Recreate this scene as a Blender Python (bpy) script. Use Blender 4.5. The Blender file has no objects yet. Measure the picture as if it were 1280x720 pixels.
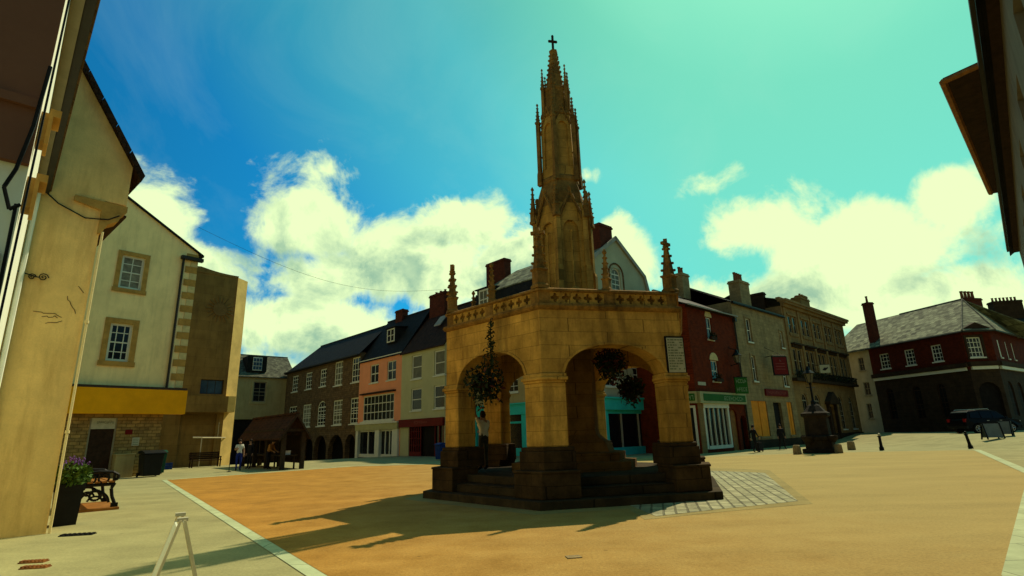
import bpy, bmesh, math, random
from math import sin, cos, pi, radians, atan2, hypot, sqrt
from mathutils import Vector, Matrix
R = random.Random(11)
S = bpy.context.scene
COL = S.collection

# ------------------------------------------------------------------ camera
H0, FPX, PITCH, ROLL = 1.65, 680.57, .2604, .0289
cd = bpy.data.cameras.new('camera'); cam = bpy.data.objects.new('camera', cd); COL.objects.link(cam)
cd.sensor_width = 36; cd.lens = FPX / 1280 * 36; cd.clip_start = .05; cd.clip_end = 9000
cp, sp, cr, sr = cos(PITCH), sin(PITCH), cos(ROLL), sin(ROLL)
right = Vector((1, 0, 0)); up = Vector((0, -sp, cp)); fw = Vector((0, cp, sp))
cx = right * cr + up * sr; cy = -right * sr + up * cr
# picture X = r*cr - u*sr ; picture Y = r*sr + u*cr
px_ = right * cr - up * sr; py_ = right * sr + up * cr
cam.matrix_world = Matrix(((px_.x, py_.x, -fw.x, 0), (px_.y, py_.y, -fw.y, 0), (px_.z, py_.z, -fw.z, H0), (0, 0, 0, 1)))
S.camera = cam
def ray(px, py):
    return fw + px_ * ((px - 640) / FPX) + py_ * ((360 - py) / FPX)
def zg(x, y):                                   # the lie of the land
    w = x - .12 * (y - 40); t = min(1, max(0, (w - 27.5) / 6)); z = .62 * t * t * (3 - 2 * t)
    v = -x * .674 + y * .738
    if v > 44 and x < 2: z -= .036 * (min(v, 75) - 44)
    return z
def gnd(px, py, z=None):                        # where a sight line meets the ground
    d = ray(px, py); zz = 0 if z is None else z
    for _ in range(12):
        t = (zz - H0) / d.z; p = Vector((0, 0, H0)) + d * t
        if z is not None: break
        zz = zz * .5 + zg(p.x, p.y) * .5
    return p
def dr(deg): return Vector((sin(radians(deg)), cos(radians(deg)), 0))

# ------------------------------------------------------------------ mesh collector
class MB:
    def __init__(s): s.v = []; s.f = []; s.mi = []; s.cur = 0
    def face(s, pts):
        n = len(s.v); s.v += [tuple(p) for p in pts]; s.f.append(tuple(range(n, n + len(pts)))); s.mi.append(s.cur); return s
    def box(s, x0, x1, y0, y1, z0, z1):
        a = [(x0, y0), (x1, y0), (x1, y1), (x0, y1)]; return s.prism(a, z0, z1)
    def prism(s, poly, z0, z1):
        n = len(poly); b = len(s.v)
        s.v += [(x, y, z0) for x, y in poly] + [(x, y, z1) for x, y in poly]
        s.f.append(tuple(b + i for i in range(n - 1, -1, -1))); s.f.append(tuple(b + n + i for i in range(n)))
        for i in range(n):
            j = (i + 1) % n; s.f.append((b + i, b + j, b + n + j, b + n + i))
        s.mi += [s.cur] * (n + 2); return s
    def loft(s, rings, cap=True):               # rings: equal-length lists of points
        n = len(rings[0]); b = len(s.v)
        for r in rings: s.v += [tuple(p) for p in r]
        for k in range(len(rings) - 1):
            for i in range(n):
                j = (i + 1) % n; s.f.append((b + k * n + i, b + k * n + j, b + (k + 1) * n + j, b + (k + 1) * n + i)); s.mi.append(s.cur)
        if cap:
            s.f.append(tuple(b + i for i in range(n - 1, -1, -1))); s.f.append(tuple(b + (len(rings) - 1) * n + i for i in range(n))); s.mi += [s.cur] * 2
        return s
    def extr_y(s, poly, y0, y1):                # polygon in x,z pushed along y
        return s.loft([[(x, y0, z) for x, z in poly], [(x, y1, z) for x, z in poly]])
    def extr_x(s, poly, x0, x1):
        return s.loft([[(x0, y, z) for y, z in poly], [(x1, y, z) for y, z in poly]])
    def slab(s, pts, t):                        # roof plane with thickness
        return s.loft([[(p[0], p[1], p[2] - t) for p in pts], pts])
    def ngon(s, cx, cy, prof, n=6, rot=0):      # lathe / stacked n-gons: prof = [(r,z)...]
        return s.loft([[(cx + r * cos(rot + 2 * pi * i / n), cy + r * sin(rot + 2 * pi * i / n), z) for i in range(n)] for r, z in prof])
    def tube(s, p, q, r0, r1=None, n=8):
        p, q = Vector(p), Vector(q); r1 = r0 if r1 is None else r1; d = (q - p)
        if d.length < 1e-6: return s
        a = d.orthogonal().normalized(); b = d.normalized().cross(a)
        return s.loft([[p + (a * cos(2 * pi * i / n) + b * sin(2 * pi * i / n)) * r0 for i in range(n)],
                       [q + (a * cos(2 * pi * i / n) + b * sin(2 * pi * i / n)) * r1 for i in range(n)]])
    def path(s, pts, r, n=6):
        for a, b in zip(pts[:-1], pts[1:]): s.tube(a, b, r, r, n)
        return s
    def ball(s, c, rx, ry=None, rz=None, n=10, m=6):
        ry = ry or rx; rz = rz or rx
        return s.loft([[(c[0] + rx * max(.02, sin(pi * k / m)) * cos(2 * pi * i / n), c[1] + ry * max(.02, sin(pi * k / m)) * sin(2 * pi * i / n), c[2] - rz * cos(pi * k / m)) for i in range(n)] for k in range(m + 1)])
    def leaf(s, c, size):
        a = Vector((R.gauss(0, 1), R.gauss(0, 1), R.gauss(0, 1))).normalized(); b = a.orthogonal().normalized(); b = (Matrix.Rotation(R.uniform(0, 6.28), 3, a) @ b)
        c = Vector(c); q = a.cross(b) * size * .45
        return s.face([c - b * size, c + q, c + b * size, c - q])
    def build(s, name, mat, parent=None, smooth=False, bevel=0, loc=None, rz=None):
        me = bpy.data.meshes.new(name); me.from_pydata(s.v, [], s.f)
        mats = mat if isinstance(mat, (list, tuple)) else [mat]
        for m in mats: me.materials.append(m)
        if len(mats) > 1: me.polygons.foreach_set('material_index', s.mi)
        bm = bmesh.new(); bm.from_mesh(me); bmesh.ops.remove_doubles(bm, verts=bm.verts, dist=1e-5)
        if not getattr(s, 'keep', False): bmesh.ops.recalc_face_normals(bm, faces=bm.faces)
        bm.to_mesh(me); bm.free()
        if smooth: me.polygons.foreach_set('use_smooth', [True] * len(me.polygons))
        o = bpy.data.objects.new(name, me); COL.objects.link(o)
        if parent: o.parent = parent
        if loc is not None: o.location = loc
        if rz is not None: o.rotation_euler = (0, 0, rz)
        if bevel:
            md = o.modifiers.new('bevel', 'BEVEL'); md.width = bevel; md.segments = 2; md.limit_method = 'ANGLE'
        return o
def tag(o, label=None, cat=None, group=None, kind=None):
    for k, v in (('label', label), ('category', cat), ('group', group), ('kind', kind)):
        if v: o[k] = v
    return o
def empty(name, loc, rz=0, label=None, cat=None, group=None):
    o = bpy.data.objects.new(name, None); COL.objects.link(o); o.location = loc; o.rotation_euler = (0, 0, rz); o.empty_display_size = .3
    return tag(o, label, cat, group)
def copy_tree(o, parent=None):
    c = o.copy(); COL.objects.link(c); c.parent = parent
    for ch in list(o.children): copy_tree(ch, c)
    return c

# ------------------------------------------------------------------ materials
def mat(name, rgb, rough=.85, var=.25, scale=1.5, tex=None, rgb2=None, size=(.5, .2), mortar=.012, bump=.15, fine=25, metal=0, stain=0, staincol=(.02, .016, .01), spec=.10, axis='wall', grain=0, worn=None):
    m = bpy.data.materials.new(name); m.use_nodes = True; nt = m.node_tree; N, L = nt.nodes, nt.links
    bs = N['Principled BSDF']; bs.inputs['Roughness'].default_value = rough; bs.inputs['Metallic'].default_value = metal
    bs.inputs['Specular IOR Level'].default_value = spec
    tc = N.new('ShaderNodeTexCoord'); co = tc.outputs['Object']
    n1 = N.new('ShaderNodeTexNoise'); n1.inputs['Scale'].default_value = scale; n1.inputs['Detail'].default_value = 6; n1.inputs['Roughness'].default_value = .65; L.new(co, n1.inputs['Vector'])
    n2 = N.new('ShaderNodeTexNoise'); n2.inputs['Scale'].default_value = fine; n2.inputs['Detail'].default_value = 4; L.new(co, n2.inputs['Vector'])
    def mathn(op, a, b, c=None):
        q = N.new('ShaderNodeMath'); q.operation = op
        for i, x in enumerate((a, b, c)):
            if x is None: continue
            if isinstance(x, (int, float)): q.inputs[i].default_value = x
            else: L.new(x, q.inputs[i])
        return q.outputs[0]
    def mix(f, a, b, mode='MIX'):
        q = N.new('ShaderNodeMix'); q.data_type = 'RGBA'; q.blend_type = mode
        if isinstance(f, (int, float)): q.inputs[0].default_value = f
        else: L.new(f, q.inputs[0])
        for i, x in ((6, a), (7, b)):
            if isinstance(x, tuple): q.inputs[i].default_value = (*x, 1)
            else: L.new(x, q.inputs[i])
        return q.outputs[2]
    base = (rgb); height = n2.outputs[0]
    if tex:
        sx = N.new('ShaderNodeSeparateXYZ'); L.new(co, sx.inputs[0]); cb = N.new('ShaderNodeCombineXYZ')
        if axis == 'wall':
            L.new(mathn('ADD', sx.outputs[0], sx.outputs[1]), cb.inputs[0]); L.new(sx.outputs[2], cb.inputs[1])
        elif axis == 'roof':
            L.new(sx.outputs[0], cb.inputs[0]); L.new(mathn('ADD', mathn('MULTIPLY', sx.outputs[2], 1.2), mathn('MULTIPLY', sx.outputs[1], .35)), cb.inputs[1])
        elif axis == 'flaty':
            L.new(mathn('MULTIPLY_ADD', sx.outputs[0], .25, sx.outputs[1]), cb.inputs[0]); L.new(mathn('MULTIPLY_ADD', sx.outputs[1], -.25, sx.outputs[0]), cb.inputs[1])
        else:
            L.new(sx.outputs[0], cb.inputs[0]); L.new(sx.outputs[1], cb.inputs[1])
        wob = N.new('ShaderNodeVectorMath'); wob.operation = 'MULTIPLY_ADD'; wob.inputs[1].default_value = (.05, .05, .05) if tex == 'stone' else (.012,) * 3
        L.new(n1.outputs['Color'], wob.inputs[0]); L.new(cb.outputs[0], wob.inputs[2])
        bt = N.new('ShaderNodeTexBrick'); L.new(wob.outputs[0], bt.inputs['Vector'])
        bt.inputs['Scale'].default_value = 1; bt.inputs['Brick Width'].default_value = size[0]; bt.inputs['Row Height'].default_value = size[1]
        bt.inputs['Mortar Size'].default_value = mortar; bt.inputs['Mortar Smooth'].default_value = .3; bt.inputs['Bias'].default_value = 0
        c2 = rgb2 or tuple(c * .65 for c in rgb)
        bt.inputs['Color1'].default_value = (*rgb, 1); bt.inputs['Color2'].default_value = (*c2, 1)
        bt.inputs['Mortar'].default_value = (*[c * (.38 if tex != 'brick' else 1.15) for c in rgb], 1)
        base = bt.outputs['Color']; height = mathn('SUBTRACT', mathn('MULTIPLY', n2.outputs[0], .5), mathn('MULTIPLY', bt.outputs['Fac'], 1.2))
    dark = mix(1.0, base if not isinstance(base, tuple) else base, tuple([1 - var * 1.5] * 3), 'MULTIPLY')
    lite = mix(1.0, base, tuple([1 + var] * 3), 'MULTIPLY')
    rp = N.new('ShaderNodeMapRange'); rp.inputs[1].default_value = .3; rp.inputs[2].default_value = .7; L.new(n1.outputs[0], rp.inputs[0])
    col = mix(rp.outputs[0], dark, lite)
    f2 = mathn('MULTIPLY_ADD', n2.outputs[0], var * 1.2, 1 - var * .6)
    q = N.new('ShaderNodeVectorMath'); q.operation = 'SCALE'; L.new(col, q.inputs[0]); L.new(f2, q.inputs['Scale']); col = q.outputs[0]
    if stain:
        mp = N.new('ShaderNodeMapping'); mp.inputs['Scale'].default_value = (2.2, 2.2, .35); L.new(co, mp.inputs[0])
        n3 = N.new('ShaderNodeTexNoise'); n3.inputs['Scale'].default_value = 1.1; n3.inputs['Detail'].default_value = 8; n3.inputs['Roughness'].default_value = .7; L.new(mp.outputs[0], n3.inputs['Vector'])
        r3 = N.new('ShaderNodeMapRange'); r3.inputs[1].default_value = .48; r3.inputs[2].default_value = .72; r3.inputs[4].default_value = stain; L.new(n3.outputs[0], r3.inputs[0])
        col = mix(r3.outputs[0], col, staincol)
    if worn:                                    # trafficked, dustier half of the square
        sw = N.new('ShaderNodeSeparateXYZ'); L.new(co, sw.inputs[0]); wr = N.new('ShaderNodeMapRange'); wr.interpolation_type = 'SMOOTHSTEP'; wr.inputs[1].default_value = -8; wr.inputs[2].default_value = 7; wr.inputs[4].default_value = .9
        L.new(mathn('MULTIPLY_ADD', n1.outputs[0], 9, mathn('ADD', sw.outputs[0], mathn('MULTIPLY_ADD', sw.outputs[1], .22, -8.5))), wr.inputs[0]); col = mix(wr.outputs[0], col, worn)
    if grain:                                   # aggregate specks plus broad wear marks
        n4 = N.new('ShaderNodeTexNoise'); n4.inputs['Scale'].default_value = 24; n4.inputs['Detail'].default_value = 6; n4.inputs['Roughness'].default_value = .8; L.new(co, n4.inputs['Vector'])
        mp2 = N.new('ShaderNodeMapping'); mp2.inputs['Scale'].default_value = (.25, .9, 1); mp2.inputs['Rotation'].default_value = (0, 0, .5); L.new(co, mp2.inputs[0])
        n5 = N.new('ShaderNodeTexNoise'); n5.inputs['Scale'].default_value = .8; n5.inputs['Detail'].default_value = 7; n5.inputs['Roughness'].default_value = .7; L.new(mp2.outputs[0], n5.inputs['Vector'])
        vo = N.new('ShaderNodeTexVoronoi'); vo.inputs['Scale'].default_value = 1.1; L.new(co, vo.inputs['Vector'])
        vr = N.new('ShaderNodeMapRange'); vr.inputs[1].default_value = .025; vr.inputs[2].default_value = .05; vr.inputs[3].default_value = .62; vr.inputs[4].default_value = 1; L.new(vo.outputs['Distance'], vr.inputs[0])
        vq = N.new('ShaderNodeVectorMath'); vq.operation = 'SCALE'; L.new(col, vq.inputs[0]); L.new(vr.outputs[0], vq.inputs['Scale']); col = vq.outputs[0]
        gq = N.new('ShaderNodeVectorMath'); gq.operation = 'SCALE'; L.new(col, gq.inputs[0]); L.new(mathn('ADD', mathn('MULTIPLY_ADD', n4.outputs[0], 1.3, .02), mathn('MULTIPLY', n5.outputs[0], .66)), gq.inputs['Scale']); col = gq.outputs[0]
    L.new(col, bs.inputs['Base Color'])
    if bump:
        bp = N.new('ShaderNodeBump'); bp.inputs['Strength'].default_value = bump; bp.inputs['Distance'].default_value = .03
        if isinstance(height, (int, float)): pass
        else: L.new(height, bp.inputs['Height'])
        L.new(bp.outputs[0], bs.inputs['Normal'])
    return m
M = dict(
    cross=mat('warm_limestone', (0.54, 0.3, 0.058), .9, .3, 1.3, 'stone', (0.45, 0.245, 0.045), (.75, .34), .006, .22, 18, stain=.75, staincol=(.10, .05, .014)),
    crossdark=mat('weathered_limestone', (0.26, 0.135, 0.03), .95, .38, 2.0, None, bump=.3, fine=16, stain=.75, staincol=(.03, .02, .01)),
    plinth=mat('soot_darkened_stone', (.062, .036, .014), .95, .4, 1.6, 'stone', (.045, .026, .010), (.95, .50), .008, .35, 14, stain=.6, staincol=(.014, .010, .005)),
    shaft=mat('shaded_shaft_stone', (.17, .085, .022), .95, .3, 1.5, 'stone', (.14, .07, .018), (.6, .34), .006, .2, 16, stain=.5, staincol=(.03, .02, .008)),  # darker copy of the cross stone, shade under the vault put into it
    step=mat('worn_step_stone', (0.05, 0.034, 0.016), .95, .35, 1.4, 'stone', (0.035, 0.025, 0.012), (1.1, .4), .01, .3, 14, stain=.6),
    tarmac=mat('orange_surface', (0.34, 0.165, 0.026), .95, .17, 1.1, bump=.35, fine=42, grain=1, worn=(.315, .245, .09)),
    paving=mat('buff_paving', (0.27, 0.245, 0.112), .93, .13, .9, bump=.2, fine=40, grain=1),
    dusty=mat('dusty_paving', (.26, .205, .075), .93, .15, .9, bump=.2, fine=40, grain=1),
    kerb=mat('pale_kerb_stone', (0.4, 0.44, 0.25), .9, .14, 1.5, 'stone', (0.35, 0.39, 0.22), (.9, .9), .01, .1, 30, axis='flat'),
    setts=mat('granite_setts', (.36, .34, .2), .9, .3, 2.5, 'stone', (.26, .25, .145), (.50, .25), .026, .8, 22, axis='flaty'),
    cream=mat('cream_render', (0.88, 0.68, 0.3), .9, .1, .8, bump=.06, fine=30, stain=.4, staincol=(.34, .27, .13)),
    gable=mat('peach_render', (0.8, 0.53, 0.18), .9, .16, .9, bump=.2, fine=30, stain=.75, staincol=(.46, .27, .08)),
    white=mat('white_render', (.74, .75, .60), .9, .07, .8, bump=.05, stain=.15, staincol=(.3, .28, .2)),
    maroon=mat('dusty_pink_render', (0.17, 0.075, 0.045), .9, .1, .8, bump=.05),
    buff=mat('buff_stone_trim', (0.42, 0.235, 0.055), .9, .2, 3, bump=.15),
    quoinpale=mat('pale_quoin', (.58, .46, .2), .9, .15, 3, bump=.12),
    mustard=mat('mustard_fascia', (0.78, 0.33, 0.002), .7, .12, .8, bump=.03),
    rubble=mat('rubble_stone', (0.36, 0.225, 0.07), .92, .3, 3, 'stone', (0.22, 0.14, 0.048), (.42, .17), .018, .5, 20),
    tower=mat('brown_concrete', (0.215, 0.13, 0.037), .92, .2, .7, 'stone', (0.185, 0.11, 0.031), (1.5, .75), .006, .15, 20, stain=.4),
    tstrip=mat('ribbed_lit_concrete', (0.6, 0.42, 0.13), .9, .15, 1, bump=.1),  # tower concrete lightened, sun on the flank put into its colour
    terrace=mat('brown_coursed_stone', (0.15, 0.095, 0.042), .92, .3, 2, 'stone', (0.105, 0.068, 0.032), (.5, .22), .014, .3, 16),
    pink=mat('pink_render', (0.72, 0.285, 0.14), .88, .08, .8, bump=.05),
    green=mat('grey_green_render', (0.44, 0.42, 0.215), .88, .08, .8, bump=.05),
    grey=mat('pale_grey_render', (0.36, 0.36, 0.23), .88, .1, .7, bump=.05),
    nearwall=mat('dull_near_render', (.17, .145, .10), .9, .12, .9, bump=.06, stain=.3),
    brick=mat('red_brick', (0.14, 0.02, 0.003), .9, .28, 2.5, 'brick', (0.09, 0.013, 0.002), (.24, .085), .008, .25, 20),
    chimbrick=mat('chimney_brick', (0.085, 0.022, 0.01), .9, .25, 2.5, 'brick', (0.06, 0.017, 0.009), (.24, .085), .008, .25, 20),
    inn=mat('inn_ashlar', (0.3, 0.215, 0.095), .9, .2, 1.4, 'stone', (0.255, 0.18, 0.08), (.7, .3), .007, .2, 20, stain=.3),
    bank=mat('bank_ashlar', (.25, .155, .055), .9, .18, 1.4, 'stone', (.215, .13, .047), (.85, .36), .006, .15, 20, stain=.3),
    corner=mat('dark_ashlar', (.042, .026, .013), .9, .25, 1.4, 'stone', (.033, .02, .011), (.8, .36), .008, .2, 20),
    pale=mat('whitewash', (.36, .335, .22), .9, .12, .9, bump=.05, stain=.3, staincol=(.12, .1, .06)),
    dpale=mat('drab_render', (0.36, 0.285, 0.12), .9, .12, .9, bump=.05, stain=.3, staincol=(.08, .06, .03)),
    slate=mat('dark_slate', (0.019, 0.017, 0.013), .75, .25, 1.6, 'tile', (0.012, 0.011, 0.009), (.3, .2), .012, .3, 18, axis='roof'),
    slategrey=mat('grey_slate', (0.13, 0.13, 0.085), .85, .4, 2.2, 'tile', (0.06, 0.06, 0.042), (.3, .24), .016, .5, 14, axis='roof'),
    slatelit=mat('pale_lit_slate', (0.27, 0.275, 0.16), .85, .35, 2.2, 'tile', (0.06, 0.064, 0.036), (.55, .40), .03, .6, 9, axis='roof'),  # paler slate copy with sunlight put into its colour
    tile=mat('brown_clay_tile', (0.05, 0.022, 0.01), .85, .3, 2, 'tile', (0.032, 0.015, 0.008), (.2, .15), .012, .4, 18, axis='roof'),
    lead=mat('lead_coping', (.26, .25, .2), .6, .15, 2, bump=.05),
    frame=mat('white_painted_wood', (.60, .60, .46), .5, .06, 3, bump=.02),
    dframe=mat('weathered_frame', (.24, .21, .13), .6, .1, 3, bump=.02),
    pane=mat('window_glass', (.010, .011, .011), .12, .3, 1.2, bump=0, spec=.22),
    blind=mat('pane_with_blind', (.12, .115, .07), .3, .2, 2, bump=0),
    curtain=mat('pane_with_curtain', (.19, .18, .12), .3, .35, 3, bump=0),
    bluepane=mat('blue_tinted_glass', (.025, .05, .075), .2, .3, 1.5, bump=0, spec=.5),
    turq=mat('turquoise_paint', (0.03, 0.5, 0.42), .5, .1, 1.2, bump=.02),
    red=mat('deep_red_paint', (0.13, 0.006, 0.003), .5, .15, 1.5, bump=.02),
    gsign=mat('green_sign_paint', (0.018, 0.1, 0.006), .5, .15, 1.5, bump=0),
    ctrim=mat('cream_sign_trim', (0.36, 0.34, 0.15), .5, .1, 2, bump=0),
    letter=mat('pale_lettering', (0.18, 0.27, 0.13), .5, .05, 2, bump=0),
    rletter=mat('dim_red_lettering', (.22, .05, .035), .5, .05, 2, bump=0),
    gletter=mat('grey_lettering', (.16, .18, .10), .5, .05, 2, bump=0),
    board=mat('orange_plywood', (0.75, 0.25, 0.015), .7, .15, 1.5, bump=.03),
    black=mat('black_iron', (.008, .008, .008), .5, .2, 4, bump=.05),
    blackbin=mat('black_plastic', (.010, .011, .011), .45, .15, 4, bump=.02),
    gbin=mat('green_plastic', (.01, .055, .03), .45, .15, 4, bump=.02),
    blue=mat('blue_plastic', (.008, .035, .16), .45, .15, 4, bump=.02),
    wood=mat('dark_timber', (.035, .018, .009), .8, .3, 5, bump=.1),
    litwood=mat('orange_lit_timber', (.25, .105, .022), .6, .25, 5, bump=.08),  # brighter timber, sunlight on the bench slats put into its orange
    post=mat('weathered_oak', (0.04, 0.028, 0.016), .85, .3, 5, bump=.15),
    stonepost=mat('stub_stone', (.26, .19, .09), .95, .25, 5, bump=.3),
    monument=mat('near_black_stone', (.03, .022, .014), .9, .35, 3, bump=.3),  # one near-black stone for the fountain and the cross finial
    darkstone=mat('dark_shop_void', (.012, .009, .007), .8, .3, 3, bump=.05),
    pot=mat('clay_pot', (.16, .07, .03), .9, .2, 4, bump=.1),
    pipe=mat('cast_pipe', (.03, .028, .022), .5, .15, 3, bump=.03),
    palepipe=mat('cream_pipe', (.72, .56, .26), .5, .06, 3, bump=.02),
    rust=mat('rusty_grate', (.20, .075, .018), .8, .4, 8, bump=.3),
    leaf=mat('leaf_green', (0.06, 0.11, 0.015), .6, .4, 6, bump=.05, fine=9),
    darkleaf=mat('shaded_foliage', (.020, .028, .010), .7, .4, 6, bump=.05, fine=9),
    purple=mat('purple_flower', (.14, .06, .24), .7, .3, 8, bump=0),
    redflower=mat('red_flower', (0.11, 0.03, 0.02), .7, .3, 8, bump=0),
    skin=mat('skin', (.36, .20, .12), .6, .08, 5, bump=0),
    hair=mat('brown_hair', (.03, .018, .010), .7, .2, 8, bump=.1),
    whitecloth=mat('white_cloth', (.68, .66, .52), .85, .1, 5, bump=.05),
    darkcloth=mat('dark_cloth', (.015, .014, .015), .85, .2, 5, bump=.05),
    olive=mat('olive_cloth', (.06, .055, .03), .85, .4, 8, bump=.05),
    bluecloth=mat('blue_cloth', (.015, .03, .19), .85, .15, 5, bump=.05),
    orange=mat('orange_cloth', (.34, .15, .035), .85, .15, 5, bump=.05),
    car=mat('black_car_paint', (0.004, 0.004, 0.005), .4, .1, 3, bump=0, spec=.06),
    tyre=mat('tyre_rubber', (.012, .012, .012), .85, .1, 5, bump=.05),
    alloy=mat('alloy', (.35, .35, .33), .35, .1, 5, bump=0, metal=.8),
    redlamp=mat('red_lens', (.22, .01, .01), .2, .1, 5, bump=0),
    clearlamp=mat('clear_lens', (.55, .56, .5), .15, .1, 5, bump=0),
    brickdark=mat('dark_red_brick', (0.085, 0.013, 0.003), .9, .28, 2.5, 'brick', (0.055, 0.009, 0.002), (.24, .085), .008, .25, 20),
    carglass=mat('tinted_car_glass', (.004, .004, .004), .2, .1, 2, bump=0, spec=.12),
    slateboard=mat('grey_board', (0.14, 0.17, 0.155), .7, .12, 3, bump=.02),
    palewood=mat('pale_board_frame', (.72, .58, .34), .6, .12, 6, bump=.05),
    tablet=mat('white_tablet', (.42, .40, .27), .7, .12, 5, bump=.05),
    steel=mat('galvanised_rail', (.45, .40, .26), .5, .1, 4, bump=0, metal=.2),
    crest=mat('relief_bronze', (0.15, 0.09, 0.028), .7, .2, 4, bump=.2),
)
PLAIN = M
# ------------------------------------------------------------------ ground
def build_ground():
    xs = [-4000, -900, -300, -140] + [-90 + 2.5 * i for i in range(75)] + [140, 300, 900, 4000]
    ys = [-4000, -900, -200, -40] + [-20 + 2.5 * i for i in range(61)] + [180, 300, 900, 4000]
    m = MB(); nx = len(xs)
    m.v = [(x, y, zg(min(90, max(-90, x)), min(130, max(-20, y)))) for y in ys for x in xs]
    for j in range(len(ys) - 1):
        for i in range(nx - 1):
            a = j * nx + i; m.f.append((a, a + 1, a + nx + 1, a + nx)); m.mi.append(0)
    tag(m.build('ground', M['paving']), kind='structure')
    def sheet(name, polys, z, mt):
        q = MB()
        for i, p in enumerate(polys): q.face([(x, y, z + .0012 * i) for x, y in p])
        return tag(q.build(name, mt), kind='structure')
    K1, K2, K3 = [(gnd(x, y, 0).x, gnd(x, y, 0).y) for x, y in ((1252, 720), (1285, 594), (1216.5, 562.5))]
    A = [(-16.2, 26.5), (-2.4, 7.45), (2.2, 1.0), (3.2, 3.4), K1, K2, K3, (18.6, 33.9), (10, 33.2), (0, 33.6), (-9.85, 33.9)]
    sheet('plaza', [A], .004, M['tarmac'])
    def band(p, q, w):
        p, q = Vector((*p, 0)), Vector((*q, 0)); n = (q - p).normalized().cross(Vector((0, 0, 1))) * w
        return [(p.x, p.y), (q.x, q.y), (q.x + n.x, q.y + n.y), (p.x + n.x, p.y + n.y)]
    sheet('kerb_strip', [band((-2.4 - .02, 7.45), (-16.2 - .02, 26.5), -.20), band((2.2, 1.0), (-2.42, 7.45), -.20),
                         band((3.2, 3.4), K1, .26), band(K1, K2, .26), band(K2, K3, .30)], .010, M['kerb'])
    sheet('paving_edge', [band((-16.2, 26.75), (-9.85, 34.15), .25), band((-9.85, 34.15), (0, 33.8), .25)], .008, M['kerb'])
    def hexp(r): return [(CX + r * sin(TH + k * pi / 3), CY - r * cos(TH + k * pi / 3)) for k in range(6)]
    G2 = lambda *q: [(gnd(x, y, 0).x, gnd(x, y, 0).y) for x, y in q]
    sheet('cobble_margin', [hexp(5.0), G2((872, 584), (962, 588), (1016, 630), (905, 640), (806, 650), (760, 620))], .0065, M['dusty'])
    sheet('cobbles', [G2((872, 588), (956, 591.5), (998, 627), (900, 637), (820, 646), (770, 625))], .012, M['setts'])
    # small iron covers in the paving
    def cover(name, px, py, L_, W_, ang, mt, label, cat):
        p = gnd(px, py); m = MB()
        m.box(-L_, L_, -W_, W_, -.02, .012)
        n = 7
        for i in range(n if name == 'drain_grate' else 0):
            x = -L_ * .88 + i * L_ * 1.76 / (n - 1); m.box(x - L_ * .08, x + L_ * .08, -W_ * .75, W_ * .75, .011, .03)
        o = m.build(name, mt, loc=(p.x, p.y, zg(p.x, p.y) + .004), rz=ang); tag(o, label, cat)
    cover('drain_grate', 97, 669, .28, .10, radians(12), M['black'], 'black slotted drain grate in the paving in front of the planter', 'drain')
    cover('drain_grate', 42, 703, .17, .07, radians(8), M['rust'], 'rusty iron grate in the paving, upper of the pair in the bottom left corner', 'drain')
    cover('drain_grate', 44, 710, .17, .07, radians(8), M['rust'], 'rusty iron grate in the paving, lower of the pair in the bottom left corner', 'drain')
    cover('access_cover', 717, 697, .10, .075, .2, M['stonepost'], 'small metal access cover set in the orange surface before the cross', 'cover')
CX, CY, TH = 1.7394, 16.882, -.2864

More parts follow.
